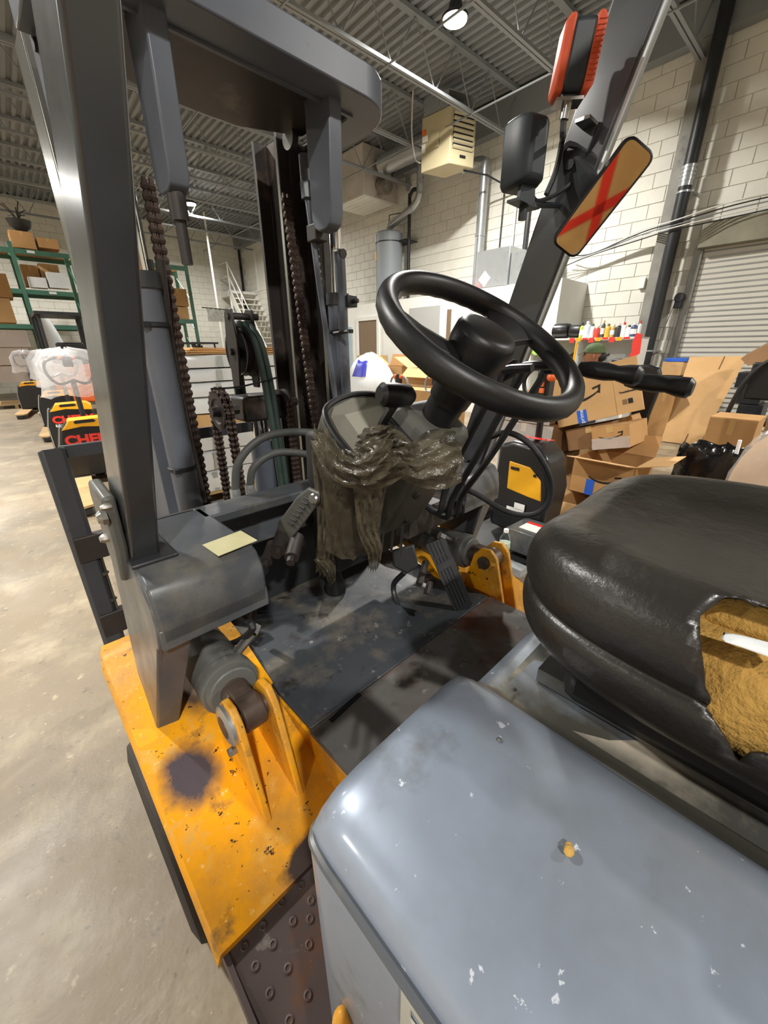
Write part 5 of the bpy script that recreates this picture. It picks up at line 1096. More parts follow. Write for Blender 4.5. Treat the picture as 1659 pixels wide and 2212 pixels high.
# glittering panel and white orchids
q = BY(472, 680, 11.5); t = thing('beaded_panel', 'glittering beaded panel hung before the far wall', 'panel', B(q.x, 11.5, q.z)); mb = MB(RB); rows = [[Vector((q.x - .28 + .56 * i / 14, 11.5 + .02 * math.sin(i * 2.2 + j), q.z - .16 + .3 * j / 8)) for i in range(15)] for j in range(9)]; mb.slab(rows, (0, .01, 0)); obj('panel', mb, mat('beads', '#cfd2cd', .25, .4, col2='#8d908c', scale=60), t); mb = MB(RB); mb.tube([(q.x - .4, 11.5, q.z + .15), (q.x + .4, 11.5, q.z + .13)], .012, n=6, sm=0); mb.cyl((q.x + .38, 11.5, 0), (q.x + .38, 11.5, q.z + .14), .015, n=6); obj('stand', mb, m_black, t)
q = BY(515, 690, 11.0); t = thing('orchid_bunch', 'bunch of white orchid flowers beside the glittering panel', 'flowers', B(q.x, 11, q.z - .4))
for k in range(14): a = Vector((q.x + random.uniform(-.16, .16), 11 + random.uniform(-.08, .08), q.z + random.uniform(-.1, .12))); mb = MB(RB); mb.sph(a, (.05, .02, .045), 7, 5); mb.sph(a, (.02, .03, .05), 7, 5); obj('flower', mb, m_paper, t)
mb = MB(RB); mb.tube([(q.x, 11, 0), (q.x + .02, 11, q.z - .2), (q.x + .12, 11, q.z + .1)], .012, n=6); mb.cyl((q.x, 11, 0), (q.x, 11, .35), .12, .16, n=12); obj('stem_and_pot', mb, m_black, t)

# ---------------------------------------------------------------- pale stacks behind the mast
sy = 3.4
def pack(label, bl, br, tl, y, d, m, wave=.035):
    p0, p1, p3 = BY(*bl, y), BY(*br, y), BY(*tl, y); h = p3.z - p0.z
    t = thing('white_package', label, 'package', B((p0.x + p1.x) / 2, y, p0.z), 'white flat packages stacked behind the mast'); mb = MB(RB); nn = 16; rows = []
    ring = [(0, 0), (0, 1)]
    for i in range(nn + 1):
        f_ = i / nn; x = p0.x + (p1.x - p0.x) * f_; s = wave * math.sin(f_ * 14 + p0.z * 9); rows.append([Vector((x, y + s * .4, p0.z + .004)), Vector((x, y - .01 + s * .5, p0.z + h * .5 + s * .4)), Vector((x, y + s * .3, p0.z + h - .012 + s * .25)), Vector((x, y + .03, p0.z + h - .003)), Vector((x, y + d, p0.z + h - .003)), Vector((x, y + d, p0.z + .004))])
    m6 = len(rows[0]); vs = [p for r in rows for p in r]; fs = [(i * m6 + k, i * m6 + (k + 1) % m6, (i + 1) * m6 + (k + 1) % m6, (i + 1) * m6 + k) for i in range(nn) for k in range(m6)] + [tuple(range(m6)), tuple(range(nn * m6 + m6 - 1, nn * m6 - 1, -1))]
    mb.add(vs, fs); obj('wrapped_board', mb, m, t, ang=60)
    mb = MB(RB); mb.bb((p0.x + .3, y - .018, p0.z + .01), (p0.x + .34, y - .014, p0.z + h - .01)); obj('strap', mb, m_galv, t); return t
lv = [1078, 1030, 985, 940, 900, 862, 828, 797, 765]
PL = ('lowest', 'second lowest', 'third from the bottom', 'fourth from the bottom', 'fifth from the bottom', 'sixth from the bottom', 'seventh from the bottom', 'topmost')
for k in range(8): pack(PL[k] + ' white wrapped board package in the stack behind the mast', (385, lv[k]), (690, lv[k] - 4), (385, lv[k + 1] + 1), sy, 1.2, m_foam if k != 3 else m_card2)
q0, q1 = BY(385, 1078, sy), BY(690, 1074, sy); pallet('wooden pallet under the stack of white packages', q0.x, q1.x, sy, sy + 1.1, 0, th=max(.1, q0.z + .012))
for k in range(4):
    p0, p1 = BY(395, 762 - k * 4, sy), BY(688, 758 - k * 4, sy); z0 = BY(385, 768, sy).z + .004 + k * .014; t = thing('cardboard_sheet', ('bottom', 'lower middle', 'upper middle', 'top')[k] + ' cardboard sheet lying on the white package stack', 'sheet', B(p0.x, sy, z0), 'cardboard sheets on the white stack'); mb = MB(RB); rows = [[Vector((p0.x + .03 * k + (p1.x - p0.x) * i / 6, sy + .02 * k + 1.1 * j / 3, z0 + .004 * math.sin(i * 1.4 + k))) for i in range(7)] for j in range(4)]; mb.slab(rows, (0, 0, .01)); obj('sheet', mb, (m_card, m_card2)[k % 2], t)
# ================================================================ RIGHT SIDE OF THE HALL
# ---- second walkie truck (near, right of the drive seat) with its base, tiller head
X2 = 2.55
bl, br, tl = BX(1035, 1140, X2), BX(1160, 1140, X2), BX(1100, 985, X2)
t = thing('pallet_truck', 'black pallet truck with yellow cap beside the opened cartons', 'pallet truck', B(X2, 1.6, 0))
pa = BZ(1018, 1140, .12); pb = BZ(1165, 1175, .12)
# body: stands at the right end of its frame, rounded black cover
c0 = BX(1093, 1120, 2.35); c1 = BX(1172, 1120, 2.35)
yb0, yb1 = c1.y, c0.y + .12
mb = MB(RB); pr = [(yb0, .10), (yb0 - .02, .45), (yb0 + .03, .66), (yb0 + .12, .73), (yb1 - .1, .74), (yb1, .70), (yb1 + .02, .10)]
mb.prism([(2.35, y, z) for y, z in pr], (.26, 0, 0)); bo = obj('battery_cover', mb, m_tbody, t, bevel=.03, seg=3)
cz = [BX(*q, 2.345) for q in ((1094, 1055), (1140, 1075), (1168, 1085), (1168, 1040), (1145, 1010), (1100, 995))]
mb = MB(RB); mb.prism([(2.345, p.y, p.z) for p in cz], (.12, 0, 0)); cap = obj('yellow_cap', mb, m_yel, t, bevel=.008)
for q in ((1112, 1012), (1155, 1028)): p = BX(*q, 2.34); mb = MB(RB); mb.box(p, (.006, .06 if q[0] < 1130 else .02, .02)); obj('cap_slot', mb, m_ink, cap, bevel=.003)
for (q0, q1) in (((1112, 1085), (1132, 1105)), ((1095, 1092), (1130, 1112))):
    a, b_ = BX(*q0, 2.34), BX(*q1, 2.34); mb = MB(RB); mb.bb((2.336, a.y, a.z), (2.342, b_.y, b_.z)); obj('white_sticker', mb, m_paper, bo)
lettering('red_lettering', 'CHERY', .07, B(2.48, (yb0 + yb1) / 2, .752), -bYd, bXd, m_redink, bo, bold=.004)
p = BX(1150, 1130, 2.2); mb = MB(RB); mb.bb((2.1, p.y - .14, .10), (2.34, p.y + .12, .25)); st = obj('charger_step', mb, m_grey, t, bevel=.008)
mb = MB(RB); mb.box((2.2, p.y - .01, .253), (.1, .14, .004)); obj('warning_label', mb, m_paper, st); mb = MB(RB); mb.box((2.26, p.y - .01, .256), (.03, .14, .003)); obj('warning_stripe', mb, m_redink, st)
fr0, fr1 = BZ(1010, 1145, .08), BZ(1180, 1185, .08)
mb = MB(RB); mb.bb((1.92, yb0 - .12, .045), (2.0, yb1 + .25, .10)); obj('frame_bar', mb, m_tgrey, t, bevel=.005)
mb = MB(RB); mb.bb((2.0, yb1 + .17, .045), (2.7, yb1 + .25, .14)); obj('frame_bar', mb, m_tbody, t, bevel=.005)
mb = MB(RB); mb.bb((1.95, yb0 - .1, .045), (2.7, yb1 + .2, .06)); obj('frame_tray', mb, m_greyd, t)
for (q) in ((1110, 1165), (1118, 1163), (1128, 1170)): p = BZ(*q, .075); mb = MB(RB); mb.sph(p, (.02, .015, .012), 7, 5); obj('loose_wrapper', mb, m_chrome, t)
hp = BX(1178, 835, 2.5)
mb = MB(RB); mb.tube([(2.55, hp.y + .02, .6), (2.52, hp.y + .01, .9), (2.5, hp.y, hp.z - .06)], .022, n=10); obj('tiller_pole', mb, m_tbody, t)
mb = MB(RB); mb.box((2.5, hp.y, hp.z), (.1, .085, .22)); ch = obj('control_head', mb, m_tbody, t, bevel=.02)
for k in range(3): p = BX(1170, 816 + k * 14, 2.44); mb = MB(RB); mb.box(p, (.02, .028, .03)); obj('orange_button', mb, m_orange, ch, bevel=.004)
p = BX(1192, 815, 2.45); mb = MB(RB); mb.sph(p, (.03, .03, .028), 10, 7); obj('thumb_button', mb, m_orange, ch)
mb = MB(RB); h = Vector((2.5, hp.y, hp.z)); mb.tube([h + Vector((0, .04, -.08)), h + Vector((0, .12, -.06)), h + Vector((0, .15, .03)), h + Vector((0, .1, .1)), h + Vector((0, .03, .1))], .014, n=8); mb.tube([h + Vector((0, -.04, -.08)), h + Vector((0, -.12, -.06)), h + Vector((0, -.15, .03)), h + Vector((0, -.1, .1)), h + Vector((0, -.03, .1))], .014, n=8)
obj('bow_handle', MB().add(mb.v[:len(mb.v) // 2], mb.f[:len(mb.f) // 2]), m_tbody, ch); obj('bow_handle', MB().add(mb.v[len(mb.v) // 2:], [tuple(i - len(mb.v) // 2 for i in f) for f in mb.f[len(mb.f) // 2:]]), m_tbody, ch)

# ---- water bottle on the truck frame, scrap of paper on the floor
m_clear = mat('clear_plastic', '#eef4f4', .05, trans=1.0, ior=1.12, alpha=.65)
p = BZ(1088, 1192, .102); s = .0175 / .06
t = thing('water_bottle', 'clear water bottle with white cap standing on the truck frame', 'bottle', B(1.96, p.y, .10)); bp_ = Vector((1.96, BX(1088, 1192, 1.96).y, .101))
mb = MB(RB); mb.lathe([(0, 0), (.03, 0), (.032, .006), (.030, .02), (.032, .03), (.030, .04), (.032, .05), (.031, .10), (.032, .13), (.028, .155), (.014, .178), (.0125, .182), (.0125, .19)], bp_, n=18); obj('bottle', mb, m_clear, t)
mb = MB(RB); mb.lathe([(.0325, .075), (.0328, .078), (.0328, .118), (.0325, .12)], bp_, n=18); obj('label', mb, mat('green_label', '#5f8a5c', .5, col2='#dfe8df', scale=30), t)
mb = MB(RB); mb.lathe([(0, .186), (.0145, .186), (.0145, .205), (.012, .207), (0, .207)], bp_, n=14); obj('cap', mb, m_wht, t)
p = BZ(1098, 1228, .003); mb = MB(RB); rows = [[p + Vector((-.06 + .12 * i / 4, -.07 + .14 * j / 4, .004 + .006 * math.sin(i * 2 + j))) for i in range(5)] for j in range(5)]; mb.slab(rows, (0, 0, .001)); tag(obj('paper_scrap', mb, m_paper), 'crumpled white paper scrap on the floor behind the right fender', 'paper')

# ---- film-wrapped stack behind the tiller
XW = 3.4
for k, (b_, tp) in enumerate(((1030, 968), (966, 905), (903, 850))):
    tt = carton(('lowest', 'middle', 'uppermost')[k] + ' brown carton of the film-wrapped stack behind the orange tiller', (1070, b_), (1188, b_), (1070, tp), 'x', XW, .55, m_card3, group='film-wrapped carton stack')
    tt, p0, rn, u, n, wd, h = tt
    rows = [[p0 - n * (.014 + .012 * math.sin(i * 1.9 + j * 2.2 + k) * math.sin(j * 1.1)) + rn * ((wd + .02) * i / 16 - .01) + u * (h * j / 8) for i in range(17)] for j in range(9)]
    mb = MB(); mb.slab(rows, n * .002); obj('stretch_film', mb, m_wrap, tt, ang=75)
# ---- bag with blue print, open cartons, tool case between mast and wheel
q = BX(780, 820, 4.9); t = thing('woven_bag', 'bulging white sack with a blue printed patch behind the dash', 'bag', B(5.0, q.y, 0))
mb = MB(RB); NU, NV = 28, 16; vs = []; c = Vector((5.15, q.y, .60))
def bagp(i, j, g=0):
    ph = math.pi * j / NV; th = 2 * math.pi * i / NU; f_ = 1 + .05 * math.sin(3 * th + 2 * ph) + .03 * math.sin(7 * th + 5 * ph) + g
    return c + Vector((.38 * f_ * math.sin(ph) * math.cos(th), .54 * f_ * math.sin(ph) * math.sin(th), .62 * f_ * math.cos(ph)))
vs = [bagp(i, j) for j in range(NV + 1) for i in range(NU)]; mb.add(vs, [(j * NU + i, (j + 1) * NU + i, (j + 1) * NU + (i + 1) % NU, j * NU + (i + 1) % NU) for j in range(NV) for i in range(NU)]); bg = obj('sack', mb, m_foam, t, ang=80)
mb = MB(RB); mb.slab([[bagp(i, j, .02) for i in (12, 13, 14, 15, 16)] for j in (3, 4, 5, 6)], (.01, 0, 0)); bpn = obj('printed_patch', mb, m_navy, bg, ang=80)
openbox('open tan carton with a raised flap behind the white sack', (805, 835), (868, 835), (805, 790), 'x', 5.6, .5, m_card, flaps=((2, 75), (-1, 30), (1, 40)), floor=True)
carton('pale wooden crate against the office behind the open carton', (772, 800), (812, 800), (772, 768), 'x', 6.6, .4, m_wood, name='crate', cat='crate', tape=False, floor=True)
openbox('open carton with yellow goods seen under the steering wheel', (880, 850), (965, 850), (880, 795), 'x', 5.0, .5, m_card2, flaps=((-1, 25), (1, 20), (0, -35)), floor=True)
carton('bright yellow tool case beside the open carton', (905, 820), (945, 820), (905, 780), 'x', 5.12, .25, m_yel, name='tool_case', cat='case', tape=False)
carton('brown carton lying low behind the instrument pod', (840, 880), (945, 880), (840, 838), 'x', 4.4, .5, m_card, tape=True, floor=True)
for k, (px_, lab) in enumerate(((862, 'loop handle with orange buttons behind the direction lever'), (940, 'loop handle half hidden behind the steering column'))):
    h = BX(px_, 830, 3.9 + .1 * k); t = thing('truck_tiller', lab, 'tiller', B(h.x, h.y, 0), 'pallet truck tillers behind the dash'); mb = MB(RB)
    mb.tube([h + Vector((0, .02, -.1)), h + Vector((0, .14, -.09)), h + Vector((0, .17, .0)), h + Vector((0, .12, .09)), h + Vector((0, 0, .1)), h + Vector((0, -.12, .09)), h + Vector((0, -.17, 0)), h + Vector((0, -.14, -.09)), h + Vector((0, -.02, -.1))], .014, n=8); obj('bow_handle', mb, m_tgrey, t)
    mb = MB(RB); mb.box(h + Vector((0, 0, .06)), (.06, .08, .14)); obj('control_head', mb, m_tbody, t, bevel=.012)
    for dy in (-.06, .06): mb = MB(RB); mb.sph(h + Vector((-.02, dy, .1)), .03, 8, 6); obj('thumb_button', mb, m_orange, t)
    mb = MB(RB); mb.cyl(h + Vector((0, 0, -.08)), Vector((h.x + .1, h.y, .1)), .022, n=8); mb.bb((h.x - .05, h.y - .2, 0.02), (h.x + .3, h.y + .2, .3)); obj('drive_head', mb, m_tbody, t)

# ---- printed cartons pile
tt = openbox('large opened carton with a printed arrow at the pile bottom', (1195, 1120), (1395, 1120), (1195, 1078), 'x', 2.95, .62, m_card, flaps=((-1, 8), (0, -70)), fl=.35)
big, p0, rn, n, wd, h = tt
tt = openbox('opened carton with arrow print standing inside the larger one', (1228, 1058), (1362, 1062), (1228, 984), 'x', 3.2, .42, m_card, flaps=((1, 14), (0, 12), (2, 50)), fl=.45)
o2, p0, rn, n, wd, h = tt
smile(o2, p0, rn, UP, n, wd * .55, h * .55, wd * .5); patch('blue_tape', o2, p0, rn, UP, n, wd * .28, .0, wd * .14, h * .45, m_blue)
tt = carton('film-wrapped brown carton with arrow print squeezed mid pile', (1280, 972), (1362, 966), (1280, 925), 'x', 3.4, .4, m_card, tilt=True); o3, p0, rn, u, n, wd, h = tt
smile(o3, p0, rn, u, n, wd * .5, h * .6, wd * .6); rows = [[p0 - n * (.008 + .006 * math.sin(i * 2.3 + j * 1.7)) + rn * (wd * i / 10) + u * (h * .5 * j / 4) for i in range(11)] for j in range(5)]; mb = MB(); mb.slab(rows, n * .002); obj('stretch_film', mb, m_wrap, o3, ang=75)
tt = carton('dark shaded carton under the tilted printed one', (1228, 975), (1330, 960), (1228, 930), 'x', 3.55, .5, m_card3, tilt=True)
tt = carton('tilted top carton with arrow print and blue tape', (1206, 925), (1334, 897), (1203, 820), 'x', 3.5, .5, m_card2, tilt=True, tape=False); o4, p0, rn, u, n, wd, h = tt
smile(o4, p0, rn, u, n, wd * .47, h * .55, wd * .62)
for y0 in (0.0, .74): patch('blue_tape', o4, p0, rn, u, n, wd * .37, h * y0, wd * .16, h * .26, m_blue)
lettering('tape_lettering', 'prime', wd * .1, p0 + rn * wd * .45 + u * h * .13 - n * .0045, u, -rn, m_wht, o4); lettering('tape_lettering', 'prime', wd * .1, p0 + rn * wd * .45 + u * h * .87 - n * .0045, u, -rn, m_wht, o4)
# its right end panel with print
q1 = p0 + rn * wd; r2 = (n * .35 + rn * .94).normalized(); wd2 = wd * .36
t4 = o4; mb = MB(); a = q1 + rn * .002; mb.prism([a, a + r2 * wd2, a + r2 * wd2 + u * h, a + u * h], n * .02); obj('end_panel', mb, m_card2, t4)
n2 = r2.cross(u); n2 = n2 if n2.dot(CAM - a) > 0 else -n2
lettering('panel_lettering', 'Touchdownml.', wd2 * .115, a + r2 * wd2 * .52 + u * h * .4 + n2 * .002, r2, u, m_ink, t4, bold=.001)
for k in range(2): mb = MB(); b0 = a + r2 * (wd2 * (.25 + .22 * k)) + u * h * .17 + n2 * .001; mb.prism([b0, b0 + r2 * wd2 * .18, b0 + r2 * wd2 * .18 + u * wd2 * .22, b0 + u * wd2 * .22], n2 * .002); obj('handling_mark', mb, m_ink if k else m_card3, t4)
carton('small carton with a white label at the right of the pile', (1345, 968), (1385, 955), (1345, 905), 'x', 3.7, .2, m_card, tilt=True)
carton('low brown carton inside the large opened carton', (1300, 1120), (1375, 1120), (1300, 1066), 'x', 3.05, .12, m_card3)
p = BX(1330, 1062, 3.1); t = thing('tape_roll', 'roll of black tape on the opened carton', 'tape roll', B(*p)); mb = MB(RB); mb.lathe([(.03, 0), (.055, 0), (.055, .05), (.03, .05), (.03, 0)], p, (0, 0, 1), n=20); obj('roll', mb, m_bplastic, t)
# ---- office chair, part seen behind the pile
XCH = 4.15; q = BX(1392, 830, XCH); t = thing('office_chair', 'black chair back rising behind the printed cartons', 'chair', B(XCH + .2, q.y, 0))
oc = [BX(*a, XCH) for a in ((1346, 800), (1360, 790), (1400, 787), (1424, 796), (1428, 815), (1420, 850), (1400, 900), (1385, 960), (1378, 990), (1362, 985), (1362, 870))]
mb = MB(RB); mb.prism(oc, (.07, 0, 0)); obj('backrest', mb, m_bplastic, t, bevel=.02, seg=3)
mb = MB(RB); mb.box((XCH + .35, q.y + .22, .42), (.5, .4, .09)); obj('seat', mb, m_bplastic, t, bevel=.03)
mb = MB(RB); mb.cyl((XCH + .3, q.y + .2, .08), (XCH + .3, q.y + .2, .4), .03, n=10); obj('gas_post', mb, m_black, t)
for k in range(5): a = 2 * math.pi * k / 5; mb = MB(RB); mb.tube([(XCH + .3, q.y + .05, .1), (XCH + .3 + .28 * math.cos(a), q.y + .05 + .28 * math.sin(a), .06)], .02, n=6, sm=0); mb.cyl((XCH + .28 + .28 * math.cos(a), q.y + .05 + .28 * math.sin(a), .03), (XCH + .32 + .28 * math.cos(a), q.y + .05 + .28 * math.sin(a), .03), .03, n=8); obj('leg', mb, m_black, t)

# ---- person seated beyond the pile
HX = 5.0; hc = BX(1290, 782, HX); hc.z -= .0
t = thing('person', 'seated person in green cap and olive jacket beyond the carton pile', 'person', B(hc.x, hc.y, 0))
m_skin = mat('skin', '#9c6b4e', .5); m_cap = mat('cap_green', '#55653f', .8, col2='#49573a', scale=12); m_jack = mat('jacket_olive', '#6b6d58', .8, col2='#5d5f4d', scale=10); m_jean = mat('trousers', '#3a4150', .8)
fd = Vector((-.35, .93, 0)).normalized(); sd2 = Vector((fd.y, -fd.x, 0))     # faces image left; sd2: his right-hand side away from us
def PB(f_, s_, z_): return Vector((hc.x, hc.y, 0)) + fd * f_ + sd2 * s_ + UP * z_
J = {'pel': (-.02, 0, .5), 'sp': (.0, 0, .72), 'ch': (.02, 0, .92), 'nk': (.03, 0, 1.06), 'hb': (.035, 0, 1.12), 'hl': (.02, -.1, .5), 'hr': (.02, .1, .5), 'kl': (.42, -.14, .5), 'kr': (.42, .14, .5), 'al': (.44, -.14, .1), 'ar': (.44, .14, .1), 'fl': (.6, -.15, .05), 'fr': (.6, .15, .05), 'sl': (.02, -.19, .98), 'sr': (.02, .19, .98), 'el': (.1, -.24, .72), 'er': (.1, .24, .72), 'wl': (.33, -.16, .66), 'wr': (.33, .16, .66)}
RAD = {'pel': .13, 'sp': .12, 'ch': .14, 'nk': .055, 'hb': .055, 'hl': .09, 'hr': .09, 'kl': .06, 'kr': .06, 'al': .045, 'ar': .045, 'fl': .04, 'fr': .04, 'sl': .065, 'sr': .065, 'el': .048, 'er': .048, 'wl': .035, 'wr': .035}
ED = [('pel', 'sp'), ('sp', 'ch'), ('ch', 'nk'), ('nk', 'hb'), ('pel', 'hl'), ('pel', 'hr'), ('hl', 'kl'), ('hr', 'kr'), ('kl', 'al'), ('kr', 'ar'), ('al', 'fl'), ('ar', 'fr'), ('ch', 'sl'), ('ch', 'sr'), ('sl', 'el'), ('sr', 'er'), ('el', 'wl'), ('er', 'wr')]
for s_, k in ((-1, 'wl'), (1, 'wr')):
    for i in range(4):
        a = 'f%s%d' % (k, i); J[a + 'a'] = (.40, s_ * (.13 + .02 * i), .655); J[a + 'b'] = (.44 + .005 * (i % 2), s_ * (.13 + .018 * i), .635); RAD[a + 'a'] = .011; RAD[a + 'b'] = .009; ED += [(k, a + 'a'), (a + 'a', a + 'b')]
    a = 'f%st' % k; J[a] = (.37, s_ * .11, .67); RAD[a] = .011; ED += [(k, a)]
def skinned(scale=1.0, keys=None, add=0.0):
    ks = [k for k in J if keys is None or k in keys]; ix = {k: i for i, k in enumerate(ks)}
    me = bpy.data.meshes.new('s'); me.from_pydata([tuple(RB @ PB(*J[k])) for k in ks], [(ix[a], ix[b_]) for a, b_ in ED if a in ix and b_ in ix], []); o = bpy.data.objects.new('s', me); COL.objects.link(o)
    md = o.modifiers.new('skin', 'SKIN'); md.use_smooth_shade = True; o.modifiers.new('sub', 'SUBSURF').levels = 2
    for i, k in enumerate(ks): r = RAD[k] + add; me.skin_vertices[0].data[i].radius = (r, r)
    me.skin_vertices[0].data[0].use_root = True
    dg = bpy.context.evaluated_depsgraph_get(); dg.update(); ev = o.evaluated_get(dg).to_mesh(); mb = MB(); mb.add([v.co.copy() for v in ev.vertices], [tuple(p.vertices) for p in ev.polygons]); bpy.data.objects.remove(o); return mb
body = skinned()
# head joined to the body mesh: skull, jaw, nose
HC = Vector((hc.x, hc.y, 0)) + fd * .05 + UP * 1.235; NU, NV = 20, 14; vs = []
for j in range(NV + 1):
    ph = math.pi * j / NV
    for i in range(NU):
        a = 2 * math.pi * i / NU; f_, s_, z_ = math.sin(ph) * math.cos(a), math.sin(ph) * math.sin(a), math.cos(ph)
        x, y, z = .098 * f_, .076 * s_, .118 * z_
        if z_ < -.2: x *= .92; y *= .82; x += .012 * max(0, f_)
        if f_ > .9 and -.25 < z_ < .1: x += .022 * (1 - abs(z_ + .12) / .25)
        if f_ > .85 and -.55 < z_ < -.42: x -= .004
        vs.append(RB @ (HC + fd * x + sd2 * y + UP * z))
body.add(vs, [(j * NU + i, (j + 1) * NU + i, (j + 1) * NU + (i + 1) % NU, j * NU + (i + 1) % NU) for j in range(NV) for i in range(NU)])
bod = obj('body', body, m_skin, t, ang=80)
def hp2(f_, s_, z_): return RB @ (HC + fd * f_ + sd2 * s_ + UP * z_)
for s_ in (-1, 1):
    mb = MB(); mb.sph(hp2(.085, s_ * .03, .005), .011, 8, 6); obj('eye', mb, m_ink, t); mb = MB(); mb.sph(hp2(-.005, s_ * .078, -.015), (.016, .014, .03), 8, 6); obj('ear', mb, m_skin, t); mb = MB(); mb.tube([hp2(.088, s_ * .045, .025), hp2(.094, s_ * .02, .03)], .005, n=5, sm=0); obj('eyebrow', mb, m_ink, t)
mb = MB(); mb.tube([hp2(.085, -.022, -.062), hp2(.093, 0, -.064), hp2(.085, .022, -.062)], .005, n=6); obj('mouth', mb, m_redink, t)
mb = MB(); vs = []
for j in range(8):
    ph = math.pi / 2 * j / 7
    for i in range(24): a = 2 * math.pi * i / 24; vs.append(hp2(.112 * math.sin(ph) * math.cos(a) - .005, .09 * math.sin(ph) * math.sin(a), .022 + .105 * math.cos(ph) ** .8 if ph < 1.57 else .022))
mb.add(vs, [(j * 24 + i, (j + 1) * 24 + i, (j + 1) * 24 + (i + 1) % 24, j * 24 + (i + 1) % 24) for j in range(7) for i in range(24)]); cp_ = obj('cap', mb, m_cap, t, ang=60)
mb = MB(); rows = [[hp2(.095 + .075 * j / 4 * math.cos(a_ * .5), .082 * math.sin(a_) * (1 - .25 * j / 4), .03 - .008 * j) for a_ in [-1.2 + 2.4 * i / 10 for i in range(11)]] for j in range(5)]; mb.slab(rows, (0, 0, .005)); obj('cap_brim', mb, m_cap, cp_)
mb = MB(); mb.sph(hp2(-.07, 0, -.02), (.05, .07, .06), 10, 8); obj('hair', mb, m_ink, t)
obj('jacket', skinned(keys=('sp', 'ch', 'sl', 'sr', 'el', 'er', 'wl', 'wr', 'pel'), add=.016), m_jack, t, ang=80)
obj('trousers', skinned(keys=('pel', 'hl', 'hr', 'kl', 'kr', 'al', 'ar'), add=.014), m_jean, t, ang=80)
sp_ = PB(-.02, 0, 0); st_ = thing('stool', 'low wooden box stool under the seated person', 'stool', RB @ sp_); mb = MB(RB); mb.bb((sp_.x - .2, sp_.y - .2, .02), (sp_.x + .2, sp_.y + .2, .30)); obj('box', mb, m_wood, st_, bevel=.01); mb = MB(RB); mb.bb((sp_.x - .22, sp_.y - .22, .30), (sp_.x + .22, sp_.y + .22, .33)); obj('lid', mb, m_wood, st_)

# ---- white shelf with bottles by the column
XS = 6.85; a, b_ = BX(1150, 725, XS), BX(1378, 725, XS); zt = BX(1378, 727, XS).z
t = thing('shelf_unit', 'white paint-splashed shelf unit carrying bottles by the column', 'shelf', B(XS, (a.y + b_.y) / 2, 0))
for y in (a.y, (a.y * .52 + b_.y * .48), b_.y): mb = MB(RB); mb.bb((XS, y - .02, 0), (XS + .45, y + .02, zt)); obj('side_panel', mb, m_white, t)
for z in (zt, zt - .42, zt - .85, .15): mb = MB(RB); mb.bb((XS - .01, b_.y - .02, z - .025), (XS + .46, a.y + .02, z)); obj('shelf_board', mb, m_white, t)
mb = MB(RB); mb.bb((XS + .45, b_.y, .1), (XS + .46, a.y, zt - .03)); obj('back_board', mb, m_white, t)
q = BX(1372, 755, XS - .02); mb = MB(RB); mb.prism([(XS - .02, q.y + dy, q.z + dz) for dy, dz in ((-.05, .2), (.03, .22), (.06, .1), (.04, -.02), (.09, -.2), (.02, -.26), (-.02, -.1), (-.07, -.05))], (.008, 0, 0)); obj('red_paint_splash', mb, m_redink, t)
mb = MB(RB)
for k in range(9): y = b_.y + .1 + k * .1; mb.bb((XS - .016, y, zt - .03 - .02 * (k % 3)), (XS - .01, y + .08, zt))
for k in range(9):
    y = b_.y + .1 + k * .1; m1 = MB(RB); m1.bb((XS - .016, y, zt - .03 - .02 * (k % 3)), (XS - .01, y + .08, zt)); obj('paint_drip', m1, (m_redink, m_yel, m_redink)[k % 3], t)
BC = [('#b7c94a', '#2b2b2b', 'lime green spray bottle'), ('#c9d6e2', '#e6e6e6', 'pale blue jug with a handle'), ('#e8e8e4', '#4a6f5a', 'white bottle with a green cap'), ('#c0392b', '#d9d4c0', 'short red can'), ('#4a4a4a', '#c8b38a', 'tall dark bottle with tan cap'), ('#c9a13a', '#8a6a2a', 'amber oil bottle'), ('#b08d4f', '#e2d7b8', 'brown can with a pale label'), ('#2b2b2e', '#d0d0d0', 'black can with a silver top'), ('#e6e1da', '#c0392b', 'white bottle with a red cap'), ('#e9e9e9', '#3a3a3a', 'white jar with a dark lid'), ('#3b4766', '#dadada', 'blue-grey can'), ('#d7d7d3', '#c0392b', 'small white tube with red cap')]
for k, (c1, c2, lab) in enumerate(BC):
    px_ = 1256 + k * 11.2; q = BX(px_, 720, XS + .1); hh_ = (.22, .24, .2, .17, .24, .19, .18, .19, .2, .16, .19, .21)[k]; r_ = (.035, .055, .035, .042, .03, .042, .038, .045, .035, .04, .045, .025)[k]
    t = thing('bottle', lab + ' in the row on the white shelf', 'bottle', B(XS + .1, q.y, zt), 'bottles on the white shelf'); o_ = (XS + .1, q.y, zt)
    mb = MB(RB); mb.lathe([(0, 0), (r_, 0), (r_, hh_ * .68), (r_ * .8, hh_ * .76), (r_ * .4, hh_ * .82), (r_ * .4, hh_ * .86), (0, hh_ * .86)], o_, n=12); obj('bottle', mb, mat('bottle_%d' % k, c1, .4), t)
    mb = MB(RB); mb.lathe([(0, hh_ * .84), (r_ * .5, hh_ * .84), (r_ * .45, hh_), (0, hh_)], o_, n=10); obj('cap', mb, mat('bcap_%d' % k, c2, .4), t)
    if k % 2 == 0: mb = MB(RB); mb.lathe([(r_ * 1.01, hh_ * .2), (r_ * 1.02, hh_ * .22), (r_ * 1.02, hh_ * .52), (r_ * 1.01, hh_ * .55)], o_, n=12); obj('label', mb, m_wht, t)
